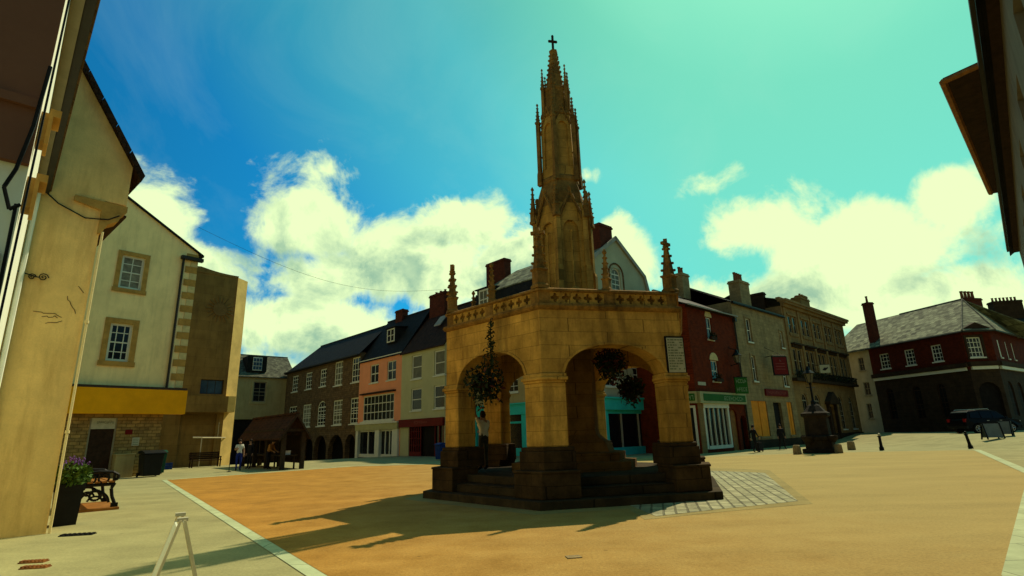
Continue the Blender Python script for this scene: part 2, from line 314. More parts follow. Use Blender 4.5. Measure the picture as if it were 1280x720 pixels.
# ------------------------------------------------------------------ market cross
def build_cross():
    rot = TH - pi / 2                         # corner 0 points along local +X
    root = empty('market_cross', (CX, CY, 0), rot, 'tall hexagonal stone market cross with open arches and a crocketed gothic spire', 'monument')
    C60 = cos(pi / 6)
    def hexr(r, z): return [(r * cos(pi / 3 * k), r * sin(pi / 3 * k), z) for k in range(6)]
    def poly(r): return [(r * cos(pi / 3 * k), r * sin(pi / 3 * k)) for k in range(6)]
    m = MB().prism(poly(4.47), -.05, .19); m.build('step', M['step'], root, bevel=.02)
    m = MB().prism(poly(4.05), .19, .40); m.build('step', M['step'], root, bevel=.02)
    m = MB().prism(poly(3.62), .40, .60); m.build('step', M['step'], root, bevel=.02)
    def wedge(k, r, w, t):
        V = Vector((r * cos(pi / 3 * k), r * sin(pi / 3 * k))); a = Vector((r * cos(pi / 3 * (k + 1)), r * sin(pi / 3 * (k + 1)))); b = Vector((r * cos(pi / 3 * (k - 1)), r * sin(pi / 3 * (k - 1))))
        d1 = (a - V).normalized(); d2 = (b - V).normalized(); n = -V.normalized()
        n1 = -(V + a).normalized(); n2 = -(V + b).normalized()
        inn = V + n * (t / C60)
        P = [V, V + d1 * w, V + d1 * w + n1 * t, inn, V + d2 * w + n2 * t, V + d2 * w]
        return [(p.x, p.y) for p in P]
    for k in range(6):
        m = MB().prism(wedge(k, 4.22, .92, .9), .195, .74); m.prism(wedge(k, 4.25, .95, .95), .74, .80)
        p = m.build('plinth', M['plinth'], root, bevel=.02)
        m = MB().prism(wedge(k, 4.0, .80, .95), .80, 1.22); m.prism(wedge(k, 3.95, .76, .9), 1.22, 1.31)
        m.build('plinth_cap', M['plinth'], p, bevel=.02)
        m = MB().prism(wedge(k, 3.86, .60, .62), 1.31, 2.80)
        p = m.build('pillar', M['cross'], root, bevel=.025)
        m = MB().prism(wedge(k, 3.89, .63, .66), 2.80, 2.86); m.prism(wedge(k, 3.95, .69, .72), 2.86, 2.94); m.prism(wedge(k, 3.90, .64, .68), 2.94, 3.02)
        m.build('capital', M['cross'], p, bevel=.015)
    # arcade: six panels with a low arch each
    L_ = 3.83; ar = 3.83 * C60; thick = .58
    m = MB(); x0, x1, zs, zc, zt = .55, 3.28, 2.98, 3.74, 4.62
    arch = []
    for i in range(25):
        t = -1 + 2 * i / 24; arch.append(((x0 + x1) / 2 + t * (x1 - x0) / 2, zs + (zc - zs) * (1 - abs(t) ** 2.3) ** (1 / 1.75)))
    for k in range(6):
        V = Vector((3.83 * cos(pi / 3 * k), 3.83 * sin(pi / 3 * k), 0)); W = Vector((3.83 * cos(pi / 3 * (k + 1)), 3.83 * sin(pi / 3 * (k + 1)), 0))
        d = (W - V).normalized(); n = -(V + W).normalized()
        def Q(x, y, z): q = V + d * x + n * y; return (q.x, q.y, z)
        ti = thick * math.tan(pi / 6)
        for y, e in ((0, 0), (thick, ti)):
            xa, xb = e, L_ - e
            m.face([Q(xa, y, zs), Q(x0, y, zs), Q(x0, y, zt), Q(xa, y, zt)]); m.face([Q(x1, y, zs), Q(xb, y, zs), Q(xb, y, zt), Q(x1, y, zt)])
            for (ax, az), (bx, bz) in zip(arch[:-1], arch[1:]): m.face([Q(ax, y, az), Q(bx, y, bz), Q(bx, y, zt), Q(ax, y, zt)])
        for (ax, az), (bx, bz) in zip(arch[:-1], arch[1:]): m.face([Q(ax, 0, az), Q(bx, 0, bz), Q(bx, thick, bz), Q(ax, thick, az)])
        # raised moulding round the arch
        for (ax, az), (bx, bz) in zip(arch[:-1], arch[1:]):
            s_ = lambda x, z, g: ((x0 + x1) / 2 + (x - (x0 + x1) / 2) * g, zs + (z - zs) * (g + .02))
            p1, p2, p3, p4 = (ax, az), (bx, bz), s_(bx, bz, 1.055), s_(ax, az, 1.055)
            m.loft([[Q(p[0], -.03, p[1]) for p in (p1, p2, p3, p4)], [Q(p[0], .01, p[1]) for p in (p1, p2, p3, p4)]])
    m.build('arcade', M['cross'], root)
    m = MB().loft([hexr(3.25, 4.50), hexr(3.25, 4.63)]); m.build('ceiling', M['crossdark'], root)  # darker stone holds the shade under the vault as well
    # cornice, parapet, coping
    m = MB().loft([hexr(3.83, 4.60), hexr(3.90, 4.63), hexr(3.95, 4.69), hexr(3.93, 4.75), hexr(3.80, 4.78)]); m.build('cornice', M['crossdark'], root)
    m = MB(); mo = MB()
    for k in range(6):
        V = Vector((3.80 * cos(pi / 3 * k), 3.80 * sin(pi / 3 * k), 0)); W = Vector((3.80 * cos(pi / 3 * (k + 1)), 3.80 * sin(pi / 3 * (k + 1)), 0))
        d = (W - V).normalized(); n = -(V + W).normalized(); SL = 3.80
        def Q(x, y, z): q = V + d * x + n * y; return (q.x, q.y, z)
        def bx(mm, xa, xb, ya, yb, za, zb): mm.loft([[Q(xa, ya, za), Q(xb, ya, za), Q(xb, yb, za), Q(xa, yb, za)], [Q(xa, ya, zb), Q(xb, ya, zb), Q(xb, yb, zb), Q(xa, yb, zb)]])
        bx(mo, .05, SL - .05, .10, .2, 4.77, 5.08)                      # solid backing added in darker stone to give the piercings their shade
        for xa in (.28, 2.05):
            nc = 5; cw = 1.47 / nc; zc_ = 4.925; hh = .155
            for c in range(nc):
                xc = xa + cw * (c + .5); NN = 32
                sq, ho = [], []
                for i in range(NN):
                    a = 2 * pi * (i + .5) / NN; u, v = cos(a), sin(a); g = 1 / max(abs(u), abs(v)); sq.append((xc + u * g * cw / 2, zc_ + v * g * hh))
                    rr = (.40 + .50 * abs(cos(2 * a)) ** 1.0) * .9; ho.append((xc + u * rr * cw / 2, zc_ + v * rr * hh))
                for i in range(NN):
                    j = (i + 1) % NN
                    m.face([Q(sq[i][0], 0, sq[i][1]), Q(sq[j][0], 0, sq[j][1]), Q(ho[j][0], 0, ho[j][1]), Q(ho[i][0], 0, ho[i][1])])
                    m.face([Q(ho[i][0], 0, ho[i][1]), Q(ho[j][0], 0, ho[j][1]), Q(ho[j][0], .11, ho[j][1]), Q(ho[i][0], .11, ho[i][1])])
        for xa, xb in ((-.0, .28), (1.75, 2.05), (3.52, SL)): bx(mo, xa, xb, -.015, .2, 4.77, 5.08)
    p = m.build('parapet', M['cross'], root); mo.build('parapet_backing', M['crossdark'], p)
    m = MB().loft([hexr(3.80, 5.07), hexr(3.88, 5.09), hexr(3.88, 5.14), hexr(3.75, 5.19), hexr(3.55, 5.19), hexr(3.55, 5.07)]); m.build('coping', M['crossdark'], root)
    m = MB().loft([hexr(3.6, 4.8), hexr(3.6, 4.95)]); m.build('roof', M['crossdark'], root)
    # central shaft under the vault
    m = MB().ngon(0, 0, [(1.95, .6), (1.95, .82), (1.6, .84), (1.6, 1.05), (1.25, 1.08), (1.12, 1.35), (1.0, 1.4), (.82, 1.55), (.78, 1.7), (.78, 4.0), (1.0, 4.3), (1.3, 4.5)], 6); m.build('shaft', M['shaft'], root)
    # gothic pieces
    def crockets(mm, p, q, n, s):
        p, q = Vector(p), Vector(q)
        for i in range(n):
            c = p.lerp(q, (i + .5) / n); mm.ball(c, s, s, s * .8, 6, 4)
    def pinnacle(mm, x, y, z, h, w, kind='bud', sides=4, ro=pi / 4, shaft=.42, crk=4):
        zs_ = z + h * shaft
        mm.ngon(x, y, [(w * 1.25, z), (w * 1.25, z + h * .05), (w, z + h * .08), (w, zs_ - h * .03), (w * 1.3, zs_), (w * 1.2, zs_ + h * .02), (w * .85, zs_ + h * .03), (w * .22, z + h * .93), (w * .1, z + h * .95)], sides, ro)
        for i in range(sides):
            a = ro + 2 * pi * i / sides
            crockets(mm, (x + w * .95 * cos(a), y + w * .95 * sin(a), zs_ + h * .05), (x + w * .3 * cos(a), y + w * .3 * sin(a), z + h * .88), crk, w * .26)
        if kind == 'cross':
            a = w * .95; zc_ = z + h * .90
            mm.ball((x, y, zc_ - h * .04), w * .5, None, w * .3, 6, 4)
            mm.box(x - w * .28, x + w * .28, y - w * .28, y + w * .28, zc_ - h * .03, z + h)
            ang = atan2(y, x) + pi / 2; c, s_ = cos(ang), sin(ang); P = [(-a, -w * .25), (a, -w * .25), (a, w * .25), (-a, w * .25)]
            mm.prism([(x + u * c - v * s_, y + u * s_ + v * c) for u, v in P], zc_ - h * .015, zc_ + h * .035)
        else:
            mm.ball((x, y, z + h * .95), w * .55, None, w * .5, 6, 4); mm.ball((x, y, z + h * .985), w * .3, None, w * .5, 6, 4)
    for k in range(6):
        m = MB(); a = pi / 3 * k; r = 3.66
        pinnacle(m, r * cos(a), r * sin(a), 5.17, 1.54 if k else 1.66, .19, 'cross', 4, a + pi / 4 * (k % 2), .30, 4)
        m.build('corner_pinnacle', M['crossdark'], root)
        m = MB(); b = a + pi / 6; r = 3.78 * C60 - .1
        pinnacle(m, r * cos(b), r * sin(b), 5.17, 1.12, .125, 'bud', 4, b, .28, 4)
        m.build('side_pinnacle', M['crossdark'], root)
    # spire stage 1
    def stage(name, r, z0, z1, rt, nich, mt):
        m = MB()
        for k in range(6):
            a0, a1 = pi / 3 * k, pi / 3 * (k + 1)
            V = Vector((r * cos(a0), r * sin(a0), 0)); W = Vector((r * cos(a1), r * sin(a1), 0)); Vt = V * (rt / r); Wt = W * (rt / r)
            n = -(V + W).normalized()
            def Q(u, y, z):
                t = (z - z0) / (z1 - z0); A = V.lerp(Vt, t); B = W.lerp(Wt, t); q = A.lerp(B, u) + n * y; return (q.x, q.y, z)
            na, nb, za, zsp, zcr = nich
            pts = [(na, za), (na, zsp)] + [(na + (nb - na) * (.5 - .5 * cos(pi * i / 8)), zsp + (zcr - zsp) * sin(pi * i / 8) ** .8) for i in range(1, 8)] + [(nb, zsp), (nb, za)]
            m.face([Q(0, 0, z0), Q(na, 0, z0), Q(na, 0, za), Q(na, 0, zsp), Q(na, 0, z1), Q(0, 0, z1)]); m.face([Q(nb, 0, z0), Q(1, 0, z0), Q(1, 0, z1), Q(nb, 0, z1), Q(nb, 0, zsp), Q(nb, 0, za)])
            m.face([Q(na, 0, z0), Q(nb, 0, z0), Q(nb, 0, za), Q(na, 0, za)])
            for p, q in zip(pts[1:-2], pts[2:-1]): m.face([Q(p[0], 0, p[1]), Q(q[0], 0, q[1]), Q(q[0], 0, z1), Q(p[0], 0, z1)])
            for p, q in zip(pts[:-1], pts[1:]): m.face([Q(p[0], 0, p[1]), Q(q[0], 0, q[1]), Q(q[0], .12 * r, q[1]), Q(p[0], .12 * r, p[1])])
            m.face([Q(p[0], .12 * r, p[1]) for p in pts])
        m.face([(rt * cos(pi / 3 * k), rt * sin(pi / 3 * k), z1) for k in range(6)])
        return m.build(name, mt, root)
    s1 = stage('lower_stage', .90, 4.95, 8.75, .84, (.2, .8, 5.9, 7.75, 8.15), M['cross'])
    m = MB()
    for k in range(6):                                   # buttress with set-offs at each corner
        a = pi / 3 * k
        for (r, w, z0, z1) in ((.97, .13, 4.95, 6.6), (.93, .11, 6.6, 8.5)): m.ngon(r * cos(a), r * sin(a), [(w, z0), (w, z1 - .1), (w * .8, z1)], 4, a)
        # inner niche columns
        for du in (.5,):
            b = a + pi / 6; m.ngon(.78 * cos(b), .78 * sin(b), [(.035, 5.9), (.035, 7.7), (.07, 7.78)], 6, b)
            m.ngon(.76 * cos(b), .76 * sin(b), [(.17, 4.95), (.17, 5.86), (.12, 5.92)], 6, b)
    m.build('lower_buttresses', M['cross'], s1)
    m = MB()
    for k in range(6):                                   # gablets with crockets
        b = pi / 3 * k + pi / 6; a0, a1 = pi / 3 * k, pi / 3 * (k + 1); rr = .93
        P0 = Vector((rr * cos(a0), rr * sin(a0), 8.05)); P1 = Vector((rr * cos(a1), rr * sin(a1), 8.05)); T = Vector((rr * .90 * cos(b), rr * .90 * sin(b), 9.12))
        m.tube(P0, T, .055, .045, 6); m.tube(P1, T, .055, .045, 6); crockets(m, P0, T, 5, .06); crockets(m, P1, T, 5, .06); m.ball(T + Vector((0, 0, .08)), .08, None, .13, 6, 4)
    m.build('gablets', M['crossdark'], s1)
    for k in range(6):
        m = MB(); a = pi / 3 * k; pinnacle(m, 1.0 * cos(a), 1.0 * sin(a), 8.2, 1.3, .11, 'bud', 4, a, .3, 4); m.build('lower_pinnacle', M['crossdark'], s1)
    m = MB().loft([hexr(.84, 8.75), hexr(.80, 9.15), hexr(.66, 9.6), hexr(.70, 9.65), hexr(.70, 9.75), hexr(.60, 9.85)]); m.build('weathering', M['crossdark'], root)
    s2 = stage('middle_stage', .62, 9.8, 12.1, .57, (.2, .8, 10.15, 11.55, 11.85), M['cross'])
    m = MB().loft([hexr(.52, 12.1), hexr(.60, 12.16), hexr(.58, 12.26), hexr(.40, 12.34)])
    for k in range(6):
        b = pi / 3 * k + pi / 6; a0, a1 = pi / 3 * k, pi / 3 * (k + 1); rr = .57
        P0 = Vector((rr * cos(a0), rr * sin(a0), 11.75)); P1 = Vector((rr * cos(a1), rr * sin(a1), 11.75)); T = Vector((rr * .9 * cos(b), rr * .9 * sin(b), 12.42))
        m.tube(P0, T, .035, .03, 5); m.tube(P1, T, .035, .03, 5); crockets(m, P0, T, 4, .04); crockets(m, P1, T, 4, .04); m.ball(T, .05, None, .09, 6, 4)
    m.build('middle_cornice', M['crossdark'], root)
    for k in range(6):                                   # free-standing pinnacles round the middle stage, tied by small flyers
        m = MB(); a = pi / 3 * k; r = .70
        m.ngon(r * cos(a), r * sin(a), [(.115, 9.6), (.105, 10.0), (.085, 10.1), (.085, 11.9), (.125, 11.95), (.085, 12.0)], 4, a)
        pinnacle(m, r * cos(a), r * sin(a), 11.9, .80, .085, 'bud', 4, a, .1, 4)
        for z in (10.6, 11.75): m.tube((r * cos(a), r * sin(a), z), (.5 * cos(a), .5 * sin(a), z + .12), .035, .035, 5)
        m.build('middle_pinnacle', M['crossdark'], s2)
    m = MB().loft([hexr(.42, 12.26), hexr(.38, 13.2), hexr(.42, 13.25), hexr(.42, 13.33), hexr(.34, 13.4), hexr(.12, 14.85), hexr(.16, 14.9), hexr(.16, 14.97), hexr(.05, 15.02)])
    for k in range(6):
        a = pi / 3 * k; crockets(m, (.32 * cos(a), .32 * sin(a), 13.45), (.13 * cos(a), .13 * sin(a), 14.85), 7, .055)
    s3 = m.build('spirelet', M['crossdark'], root)
    for k in range(6):
        m = MB(); a = pi / 3 * k; r = .47
        m.ngon(r * cos(a), r * sin(a), [(.09, 12.2), (.075, 12.5), (.07, 13.3), (.10, 13.34), (.07, 13.4)], 4, a)
        pinnacle(m, r * cos(a), r * sin(a), 13.3, .85, .075, 'bud', 4, a, .1, 4)
        m.tube((r * cos(a), r * sin(a), 12.9), (.3 * cos(a), .3 * sin(a), 13.1), .03, .03, 5); m.tube((r * cos(a), r * sin(a), 13.35), (.3 * cos(a), .3 * sin(a), 13.3), .025, .025, 5)
        m.build('upper_pinnacle', M['crossdark'], s3)
    # cross finial, turned to face the viewer
    m = MB(); ang = -rot + radians(12); c, s_ = cos(ang), sin(ang)
    def rb(x0, x1, y0, y1, z0, z1): m.prism([(x * c - y * s_, x * s_ + y * c) for x, y in ((x0, y0), (x1, y0), (x1, y1), (x0, y1))], z0, z1)
    rb(-.035, .035, -.035, .035, 14.98, 15.60); rb(-.13, .13, -.032, .032, 15.36, 15.43)
    for p in ((-.13, 15.395), (.13, 15.395), (0, 15.62)): m.ball((p[0] * c, p[0] * s_, p[1]), .052, None, None, 6, 4)
    m.build('cross_finial', M['monument'], s3)
    # tablet beside the right pillar
    k = 0; V = Vector((3.83, 0, 0)); W = Vector((3.83 * cos(pi / 3), 3.83 * sin(pi / 3), 0)); d = (W - V).normalized(); n = (V + W).normalized()
    t = empty('inscribed_tablet', (0, 0, 0)); t.parent = root
    def Q(x, y, z): q = V + d * x + n * y; return (q.x, q.y, z)
    def bx(mm, xa, xb, ya, yb, za, zb): mm.loft([[Q(xa, ya, za), Q(xb, ya, za), Q(xb, yb, za), Q(xa, yb, za)], [Q(xa, ya, zb), Q(xb, ya, zb), Q(xb, yb, zb), Q(xa, yb, zb)]])
    b = MB(); bx(b, 3.33, 3.86, .0, .045, 2.98, 3.96); bo = b.build('tablet_frame', M['black'], root)
    bpy.data.objects.remove(t)
    b = MB(); bx(b, 3.365, 3.825, .046, .06, 3.03, 3.92); b.build('tablet', M['tablet'], bo)
    b = MB()
    for i in range(12):
        z = 3.87 - i * .068; x = 3.385
        while x < 3.79:
            w = R.uniform(.03, .10)
            if R.random() < .82: bx(b, x, min(x + w, 3.81), .0605, .064, z - .022, z + .012)
            x += w + .022
        
    b.build('lettering', M['gletter'], bo)
    return root
# ------------------------------------------------------------------ facade helper
class Fac:
    """a building front: local x runs to the right along the street, y into the building, z up"""
    def __init__(s, name, label, cat, xy, deg, group=None):
        s.d = dr(deg); s.n = Vector((-s.d.y, s.d.x, 0)); s.o = Vector((xy[0], xy[1], 0)); s.holes = []; s.todo = []
        s.root = empty(name, (xy[0], xy[1], 0), atan2(s.d.y, s.d.x), label, cat, group)
    def P(s, px, py, off=0):
        r = ray(px, py); c = Vector((0, 0, H0)); o = s.o + s.n * off; t = s.n.dot(o - c) / s.n.dot(r); p = c + r * t
        return (p - s.o).dot(s.d), p.z
    def W(s, x, y, z=0): p = s.o + s.d * x + s.n * y; return Vector((p.x, p.y, z))
    def part(s, name, mb, mt, parent=None, **k): return mb.build(name, mt, parent or s.root, **k)
    def hole(s, x0, x1, z0, z1, rise=0): s.holes.append((x0, x1, z0, z1, rise))
    def rect(s, tl, br):
        x0, z1 = s.P(*tl); x1, z0 = s.P(*br); return x0, x1, z0, z1
    def win(s, tl, br, nx=2, nz=4, fm='frame', pm='pane', arch=0, sill='same', dep=.09, zz=None, sash=True, surround=None, fw=.07, label=None, bar=.022):
        x0, x1, z0, z1 = s.rect(tl, br) if len(tl) == 2 else tl
        if zz: z0, z1 = zz
        return s.win_l(x0, x1, z0, z1, nx, nz, fm, pm, arch, sill, dep, sash, surround, fw, label, bar)
    def win_l(s, x0, x1, z0, z1, nx=2, nz=4, fm='frame', pm='pane', arch=0, sill='same', dep=.09, sash=True, surround=None, fw=.07, label=None, bar=.022):
        s.hole(x0, x1, z0, z1, arch)
        m = MB(); y0, y1 = dep, dep + .06
        m.box(x0, x0 + fw, y0, y1, z0, z1); m.box(x1 - fw, x1, y0, y1, z0, z1); m.box(x0 + fw, x1 - fw, y0, y1, z0, z0 + fw)
        top = z1 - arch
        if arch:
            n = 12; a = [((x0 + x1) / 2 - (x1 - x0) / 2 * cos(pi * i / n), top + arch * sin(pi * i / n)) for i in range(n + 1)]; b = [((x0 + x1) / 2 - ((x1 - x0) / 2 - fw) * cos(pi * i / n), top + (arch - fw) * sin(pi * i / n)) for i in range(n + 1)]
            for i in range(n): m.extr_y([a[i], a[i + 1], b[i + 1], b[i]], y0, y1)
            m.box(x0 + fw, x1 - fw, y0 + .01, y1, top - fw / 2, top + fw / 2)
        else: m.box(x0 + fw, x1 - fw, y0, y1, z1 - fw, z1)
        if sash: m.box(x0 + fw, x1 - fw, y0 + .008, y1 + .01, (z0 + top) / 2 - .035, (z0 + top) / 2 + .035)
        for i in range(1, nx):
            x = x0 + (x1 - x0) * i / nx; m.box(x - bar, x + bar, y0 + .014, y1 - .005, z0 + fw, (z1 - fw - (arch * .25 if arch else 0)))
        for i in range(1, nz):
            z = z0 + (top - z0) * i / nz
            if not (sash and abs(z - (z0 + top) / 2) < .06): m.box(x0 + fw, x1 - fw, y0 + .018, y1 - .009, z - bar, z + bar)
        o = s.part('window', m, M[fm])
        if label: o['label'] = label
        m = MB(); m.box(x0 + .01, x1 - .01, y1 - .03, y1 + .02, z0 + .01, z1 - (arch * .02 if arch else .01)); s.part('pane', m, M[pm], o)
        if sill:
            m = MB(); m.box(x0 - .09, x1 + .09, -.09, dep + .02, z0 - .10, z0 + .012); s.part('sill', m, M[fm if sill == 'same' else sill], o)
        if surround:
            m = MB(); w = surround[1]; m.box(x0 - w, x0 - .002, -.05, .02, z0, z1); m.box(x1 + .002, x1 + w, -.05, .02, z0, z1); m.box(x0 - w, x1 + w, -.055, .02, z1, z1 + w); m.box(x0 - w * 1.2, x1 + w * 1.2, -.08, .02, z0 - w, z0 - .001)
            s.part('surround', m, M[surround[0]], o)
        return o
    def wall(s, x0, x1, ztop, mt, D=6, zbot=-2.2, rev=.3, gable=None, name='wall', sides=True):
        m = MB(); hs = s.holes; s.holes = []
        xs = sorted({x0, x1} | {v for h in hs for v in h[:2] if x0 < v < x1}); zs = sorted({zbot, ztop} | {v for h in hs for v in h[2:4] if zbot < v < ztop})
        for xa, xb in zip(xs[:-1], xs[1:]):
            run = None
            for za, zb in zip(zs[:-1], zs[1:]):
                mx, mz = (xa + xb) / 2, (za + zb) / 2
                if any(h[0] < mx < h[1] and h[2] < mz < h[3] for h in hs): continue
                m.face([(xa, 0, za), (xb, 0, za), (xb, 0, zb), (xa, 0, zb)])
        for (a, b, c, d, r) in hs:
            t = d - r
            m.face([(a, 0, c), (a, rev, c), (a, rev, t), (a, 0, t)]); m.face([(b, 0, c), (b, 0, t), (b, rev, t), (b, rev, c)]); m.face([(a, 0, c), (b, 0, c), (b, rev, c), (a, rev, c)])
            if r:
                n = 14; P = [((a + b) / 2 - (b - a) / 2 * cos(pi * i / n), t + r * sin(pi * i / n)) for i in range(n + 1)]
                for p, q in zip(P[:-1], P[1:]):
                    m.face([(p[0], 0, p[1]), (q[0], 0, q[1]), (q[0], rev, q[1]), (p[0], rev, p[1])]); m.face([(p[0], 0, p[1]), (p[0], 0, d), (q[0], 0, d), (q[0], 0, q[1])])
            else: m.face([(a, 0, d), (a, rev, d), (b, rev, d), (b, 0, d)])
        if sides:
            m.face([(x0, 0, zbot), (x0, 0, ztop), (x0, D, ztop), (x0, D, zbot)]); m.face([(x1, 0, zbot), (x1, D, zbot), (x1, D, ztop), (x1, 0, ztop)]); m.face([(x0, D, zbot), (x0, D, ztop), (x1, D, ztop), (x1, D, zbot)])
        if gable:
            for y in (0, D): m.face([(x0, y, ztop)] + [(gx, y, gz) for gx, gz in gable] + [(x1, y, ztop)])
        m.keep = False
        return s.part(name, m, mt if not isinstance(mt, str) else M[mt])
    def roof(s, x0, x1, ze, zr, yr, mt, of=.25, hl=0, hr=0, D=None, t=.10, endgable=None):
        D = D or 2 * yr; sl = (zr - ze) / yr
        m = MB()
        m.slab([(x0, -of, ze - of * sl), (x1, -of, ze - of * sl), (x1 - hr, yr, zr), (x0 + hl, yr, zr)], t)
        m.slab([(x1, D + of, ze - of * sl), (x0, D + of, ze - of * sl), (x0 + hl, yr + .02, zr), (x1 - hr, yr + .02, zr)], t)
        if hl: m.slab([(x0, D + of, ze - of * sl), (x0, -of, ze - of * sl), (x0 + hl, yr, zr)], t)
        if hr: m.slab([(x1, -of, ze - of * sl), (x1, D + of, ze - of * sl), (x1 - hr, yr, zr)], t)
        m.box(x0 + hl, x1 - hr, yr - .1, yr + .1, zr - .06, zr + .05)
        r = s.part('roof', m, M[mt])
        if endgable:
            m = MB()
            for x in (x0 + .12, x1 - .12):
                m.face([(x, 0, ze), (x, D, ze), (x, yr, zr - .1)])
            s.part('gable_end', m, M[endgable])
        return r
    def chimney(s, x, y, z0, z1, w, d, mt='chimbrick', pots=3, parent=None, ph=.45, taper=1):
        m = MB(); m.box(x - w / 2, x + w / 2, y - d / 2, y + d / 2, z0, z1 - .25); m.box(x - w / 2 - .07, x + w / 2 + .07, y - d / 2 - .07, y + d / 2 + .07, z1 - .25, z1 - .12); m.box(x - w / 2 - .02, x + w / 2 + .02, y - d / 2 - .02, y + d / 2 + .02, z1 - .12, z1)
        c = s.part('chimney', m, M[mt], parent)
        for i in range(pots):
            p = x + (w - .3) * ((i + .5) / pots - .5); q = MB().ngon(p, y, [(.13, z1 - .01), (.10, z1 + ph * .8), (.13, z1 + ph * .82), (.13, z1 + ph), (.09, z1 + ph), (.09, z1 + ph * .6)], 10); s.part('chimney_pot', q, M['pot'], c if not parent else parent)
        return c
    def box(s, name, x0, x1, y0, y1, z0, z1, mt, parent=None, bevel=0):
        return s.part(name, MB().box(x0, x1, y0, y1, z0, z1), M[mt], parent, bevel=bevel)
def strokes(mb, x0, x1, y, z0, z1, n, t=.02):
    """a run of letter-like strokes that stand where unreadable lettering stands"""
    w = (x1 - x0) / n
    for i in range(n):
        a = x0 + w * i + w * .12; b = a + w * .72; k = R.randrange(5); s_ = w * .17; g = (z1 - z0) * .2
        mb.box(a, a + s_, y, y + .01, z0, z1)
        if k in (0, 1, 3): mb.box(a + s_, b, y, y + .01, z1 - g, z1)
        if k in (0, 2, 3): mb.box(a + s_, b, y, y + .01, z0, z0 + g)
        if k in (1, 3, 4): mb.box(a + s_, b - s_ * .5, y, y + .01, (z0 + z1) / 2 - g / 2, (z0 + z1) / 2 + g / 2)
        if k in (2, 4): mb.box(b - s_, b, y, y + .01, z0 + g, z1 - g)

GA, GD = (-5.67, 44.74), 137.6                       # the row on the left, running away down the hill
IA, ID = (15.40, 40.40), 47.0                        # the row on the right, running up to the bank
def row_xy(A, deg, s): d = dr(deg); return (A[0] + d.x * s, A[1] + d.y * s)

